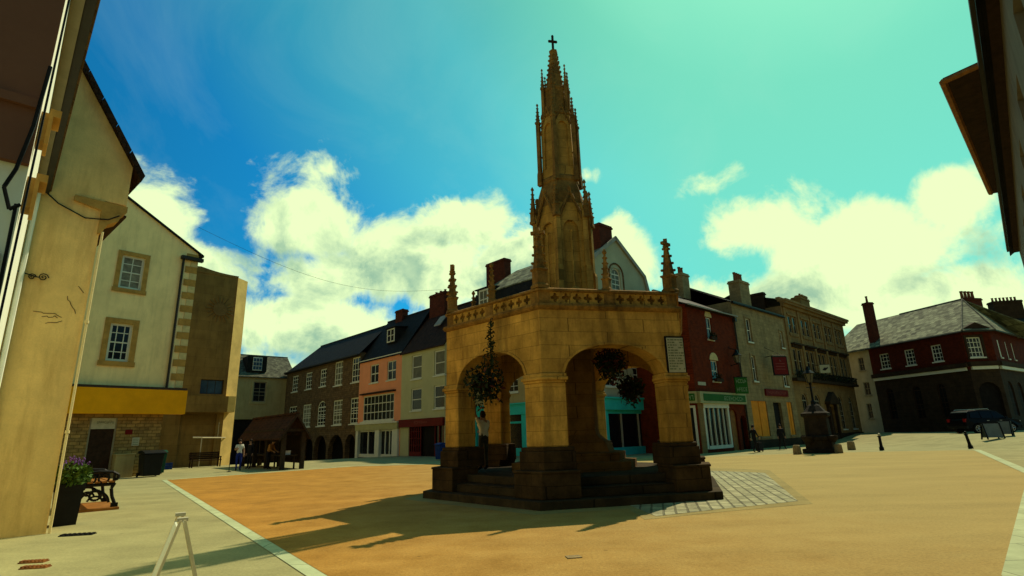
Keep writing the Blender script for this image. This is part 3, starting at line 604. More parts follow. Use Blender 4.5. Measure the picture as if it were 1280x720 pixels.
def build_row_left():
    # brown stone terrace with an arcade
    s = Fac('stone_terrace', 'long brown stone three storey house with white sash windows over an arched arcade', 'house', row_xy(GA, GD, -35.2), GD, None)
    W_ = 20.2
    r2 = [((366.3, 467), (372.3, 484)), ((383, 462), (389.5, 481)), ((401, 457), (407.6, 477)), ((419.1, 449.8), (427.7, 475.6)), ((440.6, 444.3), (449.4, 471.3))]
    for i, (a, b) in enumerate(r2): s.win(a, b, 3, 4, zz=(7.35, 9.35) if i < 3 else (7.15, 9.75), pm='blind' if i == 3 else 'pane', fw=.13, bar=.04)
    r1 = [((362.7, 496), (370.7, 518.3)), ((380, 492.3), (388.3, 519.3)), ((398.3, 489.3), (406.7, 518.3)), ((417.7, 486), (427.3, 518.3)), ((439, 481.7), (448.3, 515.7))]
    for i, (a, b) in enumerate(r1): s.win(a, b, 3, 5, zz=(3.0, 5.6) if i != 2 else (3.0, 5.75), arch=.7 if i == 2 else 0, pm=('pane', 'curtain', 'pane', 'blind', 'pane')[i], fw=.13, bar=.04)
    for a, b in (((364, 540), (374, 573)), ((379, 535), (390, 573)), ((394, 532), (406.7, 573)), ((411.7, 529), (428.3, 575)), ((432.7, 528), (443.2, 572))):
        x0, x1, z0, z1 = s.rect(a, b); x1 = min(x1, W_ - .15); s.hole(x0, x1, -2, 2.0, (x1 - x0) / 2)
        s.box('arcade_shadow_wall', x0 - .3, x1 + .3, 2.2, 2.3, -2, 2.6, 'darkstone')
    s.wall(0, W_, 10.15, 'terrace', D=6.2, rev=.5)
    s.roof(-.15, W_ + .05, 10.15, 13.35, 3.1, 'slate', of=.3, hl=3.0)
    s.box('gutter', -.1, W_, -.42, -.26, 9.86, 9.98, 'pipe')
    s.box('string_course', 0, W_, -.05, .0, 2.55, 2.70, 'terrace')
    # pink house
    s = Fac('pink_house', 'pink rendered three storey house with white shopfront and big first floor window', 'house', row_xy(GA, GD, -15.0), GD)
    W_ = 8.2
    s.win((463.4, 450.7), (472.9, 473.9), 2, 2, zz=(6.75, 8.55), fw=.10, sash=False, bar=.05); s.win((484.4, 445), (494.9, 469.1), 2, 2, zz=(6.75, 8.55), fw=.10, sash=False, bar=.05)
    x0 = s.P(454.8, 500)[0]; x1 = s.P(492.7, 500)[0]; s.win_l(x0, x1, 3.15, 5.55, 8, 3, fw=.10, sash=False, dep=.02, bar=.035)
    s.box('window_hood', x0 - .3, x1 + .3, -.35, .0, 5.68, 5.82, 'wood'); s.box('window_shelf', x0 - .2, x1 + .2, -.25, .0, 2.98, 3.1, 'frame')
    s.hole(.25, W_ - .35, -2, 2.45)
    s.wall(0, W_, 9.18, 'pink', D=6.2)
    s.box('eaves_band', 0, W_, -.08, .0, 9.0, 9.17, 'frame')
    f = s.box('shop_fascia', .05, W_ - .1, -.28, -.002, 2.3, 2.85, 'ctrim'); s.box('fascia_cornice', 0, W_ - .05, -.36, -.002, 2.85, 2.97, 'frame', f)
    for xa, xb in ((.1, .55), (3.95, 4.75), (W_ - 1.1, W_ - .15)): s.box('pilaster', xa, xb, -.2, .1, -1.5, 2.3, 'frame')
    for xa, xb, n in ((.55, 3.95, 2), (4.75, W_ - 1.1, 3)):
        m = MB(); m.box(xa, xb, .02, .1, -.2, .12); m.box(xa, xb, .02, .1, 2.15, 2.3)
        for i in range(1, n): q = xa + (xb - xa) * i / n; m.box(q - .06, q + .06, .02, .1, .12, 2.15)
        o = s.part('shop_window', m, M['frame']); s.box('pane', xa, xb, .12, .16, -.2, 2.3, 'pane', o)
    s.box('shop_plinth', .1, W_ - .15, -.1, .01, -1.5, -.2, 'darkstone')
    s.roof(-.05, W_ + .05, 9.2, 13.65, 3.1, 'slate', of=.12)
    x, z = s.P(495, 420, 1.3); dm = MB(); dm.box(x - .8, x + .8, .75, 2.2, z - .75, z + .75); dm.slab([(x - .95, .6, z + .8), (x + .95, .6, z + .8), (x + .95, 2.6, z + 1.0), (x - .95, 2.6, z + 1.0)], .08)
    d = s.part('dormer', dm, M['slate']); m = MB()
    for a, b in ((x - .72, x - .6), (x + .6, x + .72), (x - .05, x + .05)): m.box(a, b, .70, .745, z - .65, z + .65)
    m.box(x - .6, x + .6, .70, .744, z + .55, z + .65); m.box(x - .6, x + .6, .70, .744, z - .65, z - .55); m.box(x - .6, x + .6, .71, .743, z - .03, z + .03)
    s.part('dormer_window', m, M['frame'], d)
    x, z = s.P(502, 399, 3.1); s.chimney(x, 3.1, 12.6, s.P(502, 388, 3.1)[1], 1.35, .7, 'chimbrick', 2, ph=.12)
    # grey-green house
    s = Fac('grey_green_house', 'grey-green rendered three storey house with dark red shopfront and tiled roof', 'house', row_xy(GA, GD, -6.8), GD)
    W_ = 6.8
    for a, b in (((515, 438), (527, 465.3)), ((542.9, 431.3), (555.9, 460.2))): s.win(a, b, 1, 2, zz=(6.45, 8.55), pm='blind', fw=.12, bar=.03)
    for a, b in (((514, 480.7), (526.7, 506.7)), ((542.3, 475), (555.7, 503.3))): s.win(a, b, 1, 2, zz=(3.75, 5.65), fw=.12, bar=.03)
    s.hole(1.4, W_ - .1, -2, 2.5)
    s.wall(0, W_, 9.15, 'green', D=6.2)
    f = s.box('shop_fascia', .05, W_, -.22, -.002, 2.4, 3.05, 'red'); m = MB(); strokes(m, 2.6, 4.6, -.235, 2.6, 2.85, 8); s.part('shop_lettering', m, M['rletter'], f)
    m = MB(); m.box(1.45, 3.3, .04, .12, -.6, .35)
    for i in range(6): q = 1.5 + i * .34; m.box(q - .045, q + .045, .04, .12, .35, 2.4)
    for z in (.9, 1.45, 2.0): m.box(1.5, 3.3, .05, .11, z - .025, z + .025)
    o = s.part('shop_window', m, M['red']); s.box('pane', 1.4, 3.3, .14, .18, -.4, 2.4, 'pane', o)
    s.box('door', 3.3, 5.3, .25, .3, -1, 2.4, 'darkstone')
    m = MB(); m.box(5.3, W_ - .1, .04, .14, -1, .4)
    for q in (5.35, 5.95, 6.6): m.box(q - .05, q + .05, .04, .12, .4, 2.4)
    o = s.part('shop_window', m, M['red']); s.box('pane', 5.3, W_ - .1, .15, .18, .4, 2.4, 'pane', o)
    s.roof(-.05, W_ + .1, 9.15, 13.05, 3.1, 'tile', of=.2)
    x, z = s.P(551, 380, 3.1); s.chimney(x, 3.1, 12, s.P(551, 367.5, 3.1)[1], 2.5, .9, 'chimbrick', 3, ph=.3)
    x, z = s.P(551, 403, 1.6); m = MB(); m.slab([(x - .5, 1.2, z - .35), (x + .5, 1.2, z - .35), (x + .5, 1.9, z + .55), (x - .5, 1.9, z + .55)], -.1); s.part('skylight', m, M['lead'])

    # tall corner house with mansard roof: its gable end looks across to the right
    GO = (GA[0] + 2.8 * .738, GA[1] + 2.8 * .674)
    s = Fac('mansard_house', 'tall pale grey corner house behind the cross with slate mansard roof and turquoise shopfronts', 'house', GO, GD)
    W_ = 13.0
    m = MB(); k = [(0, 11.2), (.35, 13.45), (3.85, 15.94), (7.35, 13.45), (7.7, 12.2)]
    s.hole(.3, W_ - .3, -2, 3.0)
    for i in range(4):
        x = 1.6 + i * 2.9; s.win_l(x, x + 1.2, 4.7, 6.6, 2, 4, fw=.1); s.win_l(x, x + 1.2, 8.0, 9.8, 2, 4, fw=.1)
    s.wall(-.6, W_, 11.2, 'dpale', D=7.7, sides=False); m = MB(); m.face([(-.6, 0, -2.2), (-.6, 0, 11.2), (-.6, 7.7, 11.2), (-.6, 7.7, -2.2)]); m.face([(-.6, 7.7, -2.2), (-.6, 7.7, 11.2), (W_, 7.7, 11.2), (W_, 7.7, -2.2)]); s.part('rear_wall', m, M['dpale'])
    # mansard: steep lower slope, shallow upper slope
    m = MB(); m.slab([(-.6, -.1, 11.1), (W_ - .12, -.1, 11.1), (W_ - .12, .35, 13.45), (.2, .35, 13.45)], .1)
    m.slab([(-.6, -.1, 11.1), (.2, .35, 13.45), (.2, 7.3, 13.45), (-.6, 7.8, 11.1)], -.1)
    m.slab([(W_ - .12, 7.8, 11.9), (-.6, 7.8, 11.1), (.2, 7.35, 13.45), (W_ - .12, 7.35, 13.45)], .1)
    s.part('roof_lower_slope', m, M['slate'])
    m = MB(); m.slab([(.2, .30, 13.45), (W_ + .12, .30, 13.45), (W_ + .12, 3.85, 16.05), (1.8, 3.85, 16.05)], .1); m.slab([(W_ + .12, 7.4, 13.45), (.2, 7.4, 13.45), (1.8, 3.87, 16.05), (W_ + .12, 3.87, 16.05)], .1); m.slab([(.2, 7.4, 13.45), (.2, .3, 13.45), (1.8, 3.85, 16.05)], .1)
    s.part('roof_upper_slope', m, M['slatelit'])  # paler than the lower slope, sunlight painted in
    a, b = s.P(599.5, 355), s.P(611, 372); x = (a[0] + b[0]) / 2; m = MB(); m.box(x - .95, x + .95, -.02, 1.0, 11.9, 13.75); m.slab([(x - 1.1, -.2, 13.8), (x + 1.1, -.2, 13.8), (x + 1.1, 1.4, 13.95), (x - 1.1, 1.4, 13.95)], .1)
    d = s.part('dormer', m, M['slate']); m = MB(); m.box(x - .62, x - .47, -.1, -.025, 11.95, 13.65); m.box(x + .47, x + .62, -.1, -.025, 11.95, 13.65); m.box(x - .47, x + .47, -.1, -.025, 13.5, 13.65); m.box(x - .47, x + .47, -.1, -.025, 12.72, 12.8); m.box(x - .03, x + .03, -.09, -.025, 11.95, 13.5)
    w = s.part('dormer_window', m, M['frame'], d); s.box('pane', x - .47, x + .47, -.05, -.022, 11.95, 13.5, 'blind', d)
    x, z = s.P(621, 340, 3.0); s.chimney(x, 3.2, 14.5, s.P(621, 328, 3.2)[1], 2.6, .8, 'chimbrick', 0)
    # turquoise shopfront on this side
    f = s.box('shop_fascia', .1, W_ - .2, -.25, -.002, 3.0, 3.75, 'turq'); s.box('fascia_cornice', .05, W_ - .1, -.36, -.002, 3.75, 3.86, 'turq', f)
    xs = [.4, 3.0, 3.8, 6.4, 7.2, 9.4, 10.2, 12.6]
    m = MB(); m.box(.1, W_ - .2, -.12, .1, -1.5, .55)
    for q in xs: m.box(q - .28, q + .28, -.15, .1, .55, 3.0)
    m.box(.3, W_ - .3, -.05, .1, 2.35, 2.5); s.part('shop_front', m, M['turq']); s.box('shop_pane', .2, W_ - .3, .12, .16, -1, 3.0, 'pane')
    # gable end as its own front, still the same house
    g = Fac.__new__(Fac); g.d = dr(ID + .6); g.n = Vector((-g.d.y, g.d.x, 0)); cw = s.W(W_, 0); g.o = cw; g.holes = []
    g.root = empty('gable_front', (0, 0, 0)); g.root.parent = s.root; g.root.location = (W_, 0, 0); g.root.rotation_euler = (0, 0, pi / 2)
    g.d = s.n.copy(); g.n = -s.d
    a = g.P(763.6, 333.6); b = g.P(776.7, 361)
    g.win_l((a[0] + b[0]) / 2 - .55, (a[0] + b[0]) / 2 + .55, b[1] - .5, a[1], 2, 4, fw=.09, arch=.5, surround=None, pm='blind')
    g.hole(.4, 7.4, -2, 3.1)
    for x in (1.5, 4.8): g.win_l(x, x + 1.2, 4.6, 6.5, 2, 4, fw=.1); g.win_l(x, x + 1.2, 7.9, 9.7, 2, 4, fw=.1)
    g.wall(.01, 7.7, 11.2, 'grey', sides=False, gable=None)
    m = MB(); m.face([(0, .0, 11.2), (7.7, .0, 11.2), (7.72, 0, 12.2), (7.35, 0, 13.4), (3.85, 0, 15.95), (.35, 0, 13.4)]);
    # verge boards of the gable
    m2 = MB()
    for p, q in (((-.05, 11.2), (.3, 13.5)), ((.3, 13.5), (3.85, 16.1)), ((3.85, 16.1), (7.4, 13.5)), ((7.4, 13.5), (7.85, 12.0))):
        dx, dz = q[0] - p[0], q[1] - p[1]; L_ = hypot(dx, dz); nx_, nz_ = dz / L_ * .28, -dx / L_ * .28
        if nz_ > 0: nx_, nz_ = -nx_, -nz_
        m2.extr_y([p, q, (q[0] + nx_, q[1] + nz_), (p[0] + nx_, p[1] + nz_)], -.16, -.02)
    # the gable wall keeps a hole for the arched window
    aw = ((a[0] + b[0]) / 2 - .55, (a[0] + b[0]) / 2 + .55, b[1] - .5, a[1])
    m = MB(); xa, xb, za, zb = aw; zs_ = zb - .5; K = [(0, 11.2), (.35, 13.4), (3.85, 15.95), (7.35, 13.4), (7.72, 12.2), (7.7, 11.2)]
    def top(x):
        for p, q in zip(K[:-1], K[1:]):
            if p[0] <= x <= q[0] and q[0] > p[0]: return p[1] + (q[1] - p[1]) * (x - p[0]) / (q[0] - p[0])
        return 11.2
    cuts = sorted({0.0, .35, 3.85, 7.35, 7.7, xa, xb} | {xa + (xb - xa) * i / 10 for i in range(11)})
    for p, q in zip(cuts[:-1], cuts[1:]):
        mid = (p + q) / 2
        if xa < mid < xb:
            hp = zs_ + .5 * sqrt(max(0, 1 - ((p - (xa + xb) / 2) / .55) ** 2)); hq = zs_ + .5 * sqrt(max(0, 1 - ((q - (xa + xb) / 2) / .55) ** 2))
            m.face([(p, 0, hp), (q, 0, hq), (q, 0, top(q)), (p, 0, top(p))]); m.face([(p, 0, 11.2), (q, 0, 11.2), (q, 0, za), (p, 0, za)]); m.face([(p, 0, hp), (q, 0, hq), (q, .3, hq), (p, .3, hp)])
        else: m.face([(p, 0, 11.2), (q, 0, 11.2), (q, 0, top(q - 1e-6)), (p, 0, top(p + 1e-6))])
    g.part('gable_wall', m, M['grey']); g.part('verge', m2, M['lead'])
    # moulded ring round the arched window
    m = MB(); xc = (xa + xb) / 2
    P = [(xc - .85, za - .1), (xc - .85, zs_)] + [(xc - .85 * cos(pi * i / 10), zs_ + .85 * sin(pi * i / 10)) for i in range(1, 10)] + [(xc + .85, zs_), (xc + .85, za - .1)]
    for p, q in zip(P[:-1], P[1:]): m.tube((p[0], -.02, p[1]), (q[0], -.02, q[1]), .07, .07, 5)
    g.part('window_ring', m, M['terrace'])
    x, z = g.P(760, 290); s.chimney(W_ - .6, 3.85 - .9, 14.3, g.P(760, 281)[1], 1.0, 1.5, 'chimbrick', 0)
    f = g.box('shop_fascia', .4, 7.5, -.25, -.002, 3.0, 3.75, 'turq'); g.box('fascia_cornice', .35, 7.55, -.36, -.002, 3.75, 3.86, 'turq', None)
    m = MB(); m.box(.4, 7.5, -.10, .1, -1.5, .5)
    for q, w in ((.85, .5), (7.2, .35)): m.box(q - w, q + w, -.15, .1, .5, 3.0)
    m.box(.9, 7.0, .0, .1, 2.75, 3.0); g.part('shop_front', m, M['turq'])
    m = MB()
    for q in (3.0, 5.0): m.box(q - .06, q + .06, .02, .1, .5, 2.75)
    g.part('shop_mullion', m, M['steel']); g.box('shop_pane', .4, 7.4, .12, .16, -1, 3.1, 'pane')
    for ch in list(g.root.children):                     # hand the gable's parts straight to the house
        mw = Matrix.Translation((W_, 0, 0)) @ Matrix.Rotation(pi / 2, 4, 'Z')
        ch.data.transform(mw); st = [c for c in ch.children]
        while st: c = st.pop(); c.data.transform(mw); st += list(c.children)
        ch.parent = s.root
    bpy.data.objects.remove(g.root)
def build_row_right():
    # red brick shop house
    s = Fac('red_brick_house', 'red brick house with green and cream shop sign, right of the market cross', 'house', row_xy(IA, ID, -5.7), ID)
    W_ = 8.35
    def lint(o, rc):
        x0, x1, z0, z1 = rc; m = MB(); n = 8; c = (x0 + x1) / 2; w = (x1 - x0) / 2 + .12
        P = [(c - w * cos(pi * i / n), z1 + .02 + .55 * sin(pi * i / n)) for i in range(n + 1)]; m.extr_y(P, -.03, .05); s.part('window_arch', m, M['quoinpale'], o)
    for tl, br in (((881.7, 396), (891.5, 425)), ((888, 450), (899.6, 477))):
        rc = s.rect(tl, br); lint(s.win_l(*rc, 2, 2, fw=.08, pm='pane'), rc)
        m = MB(); m.box(rc[0], rc[1], -.32, -.09, rc[2] - .04, rc[2] + .18); b = s.part('window_box', m, M['wood']); q = MB()
        for _ in range(70): q.leaf((R.uniform(rc[0], rc[1]), R.uniform(-.34, -.1), rc[2] + R.uniform(.1, .5)), .09)
        s.part('window_box_plants', q, M['darkleaf'], b)
    x0, x1, z0, z1 = s.rect((879, 506), (914.5, 556.6)); z0, z1 = .45, 2.95; s.hole(x0, x1, z0, z1); s.box('stone_pilaster', 1.32, x0 - .16, -.05, -.003, -.5, 3.25, 'bank')
    m = MB(); m.box(x0 - .15, x0 + .08, -.06, .1, z0 - .2, z1); m.box(x1 - .08, x1 + .15, -.06, .1, z0 - .2, z1); m.box(x0 - .15, x1 + .15, -.1, .1, z1, z1 + .35); m.box(x0 + .08, x1 - .08, -.1, .1, z0 - .22, z0)
    for i in range(1, 5): q = x0 + (x1 - x0) * i / 5; m.box(q - .035, q + .035, -.02, .08, z0, z1)
    o = s.part('shop_window', m, M['frame']); s.box('pane', x0, x1, .1, .14, z0, z1, 'pane', o)
    xd = s.P(915.5, 540)[0]; s.hole(xd, xd + 1.0, -.5, 2.9, .5); s.box('door', xd, xd + 1.0, .12, .18, -.5, 2.85, 'litwood')
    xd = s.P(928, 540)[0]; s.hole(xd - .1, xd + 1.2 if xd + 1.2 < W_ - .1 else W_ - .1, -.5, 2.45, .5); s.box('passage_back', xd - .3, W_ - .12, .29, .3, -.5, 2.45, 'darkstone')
    s.wall(1.3, W_, 10.1, 'brick', D=7, sides=True)
    # canted shop corner on the left
    m = MB(); ca, cb = (1.3, 0), (.45, 1.0)
    m.face([(ca[0], ca[1], -2), (cb[0], cb[1], -2), (cb[0], cb[1], 10.1), (ca[0], ca[1], 10.1)]); m.face([(cb[0], cb[1], -2), (7.6, 7, -2), (7.6, 7, 10.1), (cb[0], cb[1], 10.1)]); s.part('canted_wall', m, M['brick'])
    dx, dy = cb[0] - ca[0], cb[1] - ca[1]; L_ = hypot(dx, dy); ux, uy = dx / L_, dy / L_; nx_, ny_ = uy, -ux
    if ny_ > 0: nx_, ny_ = -nx_, -ny_
    def cbx(mm, a, b, y0, y1, z0, z1): mm.prism([(ca[0] + ux * t - nx_ * -y - 0 * t, ca[1] + uy * t + ny_ * y) if False else (ca[0] + ux * t + nx_ * y, ca[1] + uy * t + ny_ * y) for t, y in ((a, y0), (b, y0), (b, y1), (a, y1))], z0, z1)
    m = MB(); cbx(m, .15, .3, 0.002, .1, .3, 3.1); cbx(m, 1.1, 1.25, 0.002, .1, .3, 3.1); cbx(m, .3, 1.1, 0.002, .08, 2.95, 3.1); cbx(m, .3, 1.1, 0.002, .08, .3, .6); cbx(m, .68, .73, .01, .08, .6, 2.95)
    o = s.part('shop_window', m, M['frame']); m = MB(); cbx(m, .3, 1.1, .004, .03, .6, 2.95); s.part('pane', m, M['pane'], o)
    # wrapped sign
    f = s.box('shop_fascia', 1.35, W_ - .15, -.28, -.003, 3.25, 4.02, 'ctrim'); s.box('sign_panel', 1.75, W_ - .35, -.30, -.281, 3.40, 3.88, 'gsign', f)
    m = MB(); strokes(m, 4.6, 7.6, -.312, 3.48, 3.76, 9); s.part('sign_lettering', m, M['letter'], f)
    m = MB(); cbx(m, 0, 1.31, .004, .26, 3.25, 4.02); f2 = s.part('shop_fascia', m, M['ctrim']); m = MB(); cbx(m, .15, 1.2, .261, .28, 3.40, 3.88); s.part('sign_panel', m, M['gsign'], f2)
    m = MB()
    for i in range(5): t = .24 + i * .18; cbx(m, t, t + .05, .281, .292, 3.48, 3.78); cbx(m, t + .05, t + .13, .281, .292, 3.70 - .1 * (i % 2), 3.78 - .1 * (i % 2))
    s.part('sign_lettering', m, M['letter'], f2)
    a = s.P(872, 477); b = s.P(882, 481); s.box('street_name_plate', a[0], b[0], -.03, -.002, b[1] - .05, a[1], 'tablet')
    s.box('eaves_band', 1.2, W_, -.15, -.002, 9.9, 10.1, 'wood')
    m = MB(); m.slab([(1.0, -.35, 10.0), (W_, -.35, 10.0), (W_, 3.6, 12.1), (3.2, 3.6, 12.1), (.35, .9, 10.55)], .1); m.slab([(W_, 7.3, 10.0), (7.4, 7.3, 10.0), (3.0, 3.62, 12.1), (W_, 3.62, 12.1)], .1); r = s.part('roof', m, M['slate'])
    m = MB(); m.box(3.0, W_ + .05, 3.5, 3.7, 12.05, 12.17); m.box(.9, W_, -.42, -.36, 9.93, 10.02); s.part('coping', m, M['lead'], r)
    x, z = s.P(851, 345, 3.6); s.chimney(x, 3.6, 12, s.P(851, 343, 3.6)[1], 1.1, .8, 'inn', 2, ph=.6)
    m = MB().tube((W_ - .06, -.1, -1), (W_ - .06, -.1, 10), .06); m.box(W_ - .2, W_ + .08, -.25, -.0, 9.6, 9.9); s.part('drainpipe', m, M['pipe'])
    # stone inn
    s = Fac('stone_inn', 'pale stone inn with orange boarded ground floor windows and tall five pot chimney', 'inn', row_xy(IA, ID, 2.66), ID)
    W_ = 10.0
    s.win((930.8, 397.5), (940.8, 426.7), 2, 2, zz=(8.25, 10.2), fw=.08, surround=('inn', .16)); s.win((973.3, 411.7), (980.5, 435), 2, 2, zz=(8.3, 9.8), fw=.08, surround=('inn', .14))
    s.win((937.7, 444), (947.2, 476), 2, 2, zz=(5.1, 7.15), fw=.09, surround=('inn', .16)); s.win((977, 462), (985.5, 484.4), 2, 2, zz=(4.9, 6.6), fw=.09, surround=('inn', .14))
    for tl, br, n in (((938, 498), (963.6, 542), 2), ((983, 504), (995.5, 543), 2)):
        x0, x1, _, _ = s.rect(tl, br); x1 = min(x1, W_ - .3); z0, z1 = .85, 3.55; s.hole(x0, x1, z0, z1)
        m = MB()
        for i in range(n): q0, q1 = x0 + (x1 - x0) * i / n + .06, x0 + (x1 - x0) * (i + 1) / n - .06; m.box(q0, q1, .06, .12, z0, z1)
        o = s.part('boarded_window', m, M['board']); s.box('window_mullion', x0, x1, .13, .2, z0, z1, 'wood', o); m = MB(); m.box(x0 - .12, x1 + .12, -.08, .0, z0 - .14, z0 - .001); s.part('sill', m, M['inn'], o)
    x0 = s.P(968.4, 520)[0]; x1 = s.P(978.5, 520)[0]; s.hole(x0, x1, -.8, 3.5); s.box('door', x0, x1, .22, .28, -.8, 3.5, 'darkstone')
    s.wall(0, W_, 11.3, 'inn', D=8)
    a = s.P(955, 485); b = s.P(984.6, 498.6); f = s.box('inn_name_board', a[0], min(b[0], W_ - .2), -.12, -.002, 4.0, 4.55, 'red'); m = MB(); strokes(m, a[0] + .4, min(b[0], W_ - .2) - .4, -.132, 4.15, 4.4, 10); s.part('lettering', m, M['rletter'], f)
    s.box('eaves', 0, W_, -.2, -.002, 11.12, 11.3, 'pipe'); s.box('plinth_band', 0, W_, -.06, -.002, -1.5, .6, 'corner')
    s.roof(-.05, W_ + .05, 11.3, 13.1, 3.5, 'slate', of=.22)
    x, z = s.P(925, 370, 1.6); s.chimney(x, 1.6, 10.9, s.P(925, 353.5, 1.6)[1], 1.9, 1.0, 'inn', 4, ph=.8)
    # bank
    s = Fac('stone_bank', 'three storey stone bank with moulded cornice, balcony rail and arched ground floor windows', 'bank', row_xy(IA, ID, 12.68), ID)
    W_ = 17.0; cols = [(985, 995.3), (1000.5, 1011), (1016, 1025.8), (1030.3, 1040), (1043, 1052.6)]; c1 = [(991.5, 1002.3), (1007.5, 1017), (1022, 1032), (1036.6, 1046), (1049, 1057.5)]
    XC = [2.15 + 3.18 * i for i in range(5)]
    for x in XC:
        for dx in (-.55, .55): s.win_l(x + dx - .42, x + dx + .42, 9.95, 11.55, 1, 2, fm='dframe', fw=.08, sill=None)
        s.box('window_apron', x - 1.1, x + 1.1, -.08, -.002, 9.62, 9.93, 'bank'); s.box('window_head', x - 1.1, x + 1.1, -.10, -.002, 11.57, 11.75, 'bank')
        for dx in (-.55, .55): s.win_l(x + dx - .42, x + dx + .42, 6.3, 8.45, 1, 2, fm='dframe', fw=.08, sill=None)
        m = MB(); m.box(x - 1.2, x + 1.2, -.35, -.002, 8.8, 8.95); m.box(x - 1.1, x + 1.1, -.12, -.002, 8.55, 8.8); s.part('window_hood', m, M['corner'])
    for x in [.45] + [q + 1.59 for q in XC]: s.box('pilaster', x - .2, x + .2, -.10, -.002, 6.1, 12.2, 'bank')
    for i, x in enumerate(XC):
        if i == 2:
            s.hole(x - .85, x + .85, -1, 3.3); s.box('door', x - .85, x + .85, .2, .26, -1, 3.3, 'wood')
            m = MB(); m.box(x - 1.15, x - .87, -.25, -.002, -1, 3.5); m.box(x + .87, x + 1.15, -.25, -.002, -1, 3.5); m.extr_y([(x - 1.4, 3.5), (x + 1.4, 3.5), (x + 1.4, 3.75), (x, 4.7), (x - 1.4, 3.75)], -.5, -.002); s.part('door_pediment', m, M['corner'])
        else: s.win_l(x - .62, x + .62, 1.1, 4.4, 2, 3, fm='dframe', arch=.62, fw=.1, sill='frame', surround=None)
    s.wall(0, W_, 12.3, 'bank', D=9)
    m = MB(); m.box(-.05, W_ + .15, -.25, -.002, 12.25, 12.5); m.box(-.1, W_ + .3, -.5, .0, 12.5, 12.7); m.box(-.15, W_ + .35, -.6, .2, 12.7, 12.9); s.part('cornice', m, M['bank']); s.box('parapet', -.05, W_ + .1, .0, .35, 12.9, 13.15, 'bank')
    m = MB(); m.box(-.05, W_ + .1, -.45, -.002, 5.45, 5.7); s.part('balcony_ledge', m, M['corner']); m = MB(); m.box(.05, W_, -.42, -.37, 6.3, 6.36)
    for i in range(110): x = .1 + i * (W_ - .1) / 110; m.box(x, x + .03, -.41, -.38, 5.7, 6.3)
    q = s.part('balcony_rail', m, M['black'])
    m = MB()
    for _ in range(650): m.leaf((R.uniform(.2, W_ - .2), R.uniform(-.55, -.25), R.uniform(5.8, 6.4)), .10)
    s.part('balcony_plants', m, M['darkleaf'], q)
    s.box('base_course', -.02, W_ + .02, -.12, -.003, -1.5, .75, 'corner')
    s.roof(0, W_, 12.95, 14.3, 4.5, 'slate', of=-.3)
    x, z = s.P(1001, 380, 3.5); s.chimney(x, 3.5, 13, s.P(1001, 374, 3.5)[1], 2.8, 1.0, 'tower', 5, ph=.25)
    x, z = s.P(1048, 393, 3.5); s.chimney(min(x, W_ - 1), 3.5, 13, z + .6, 1.6, .8, 'tower', 2, ph=.25)
    x, z = s.P(975, 378, 2.5); s.chimney(.2, 2.5, 11.5, 13.9, .5, 2.2, 'corner', 0)

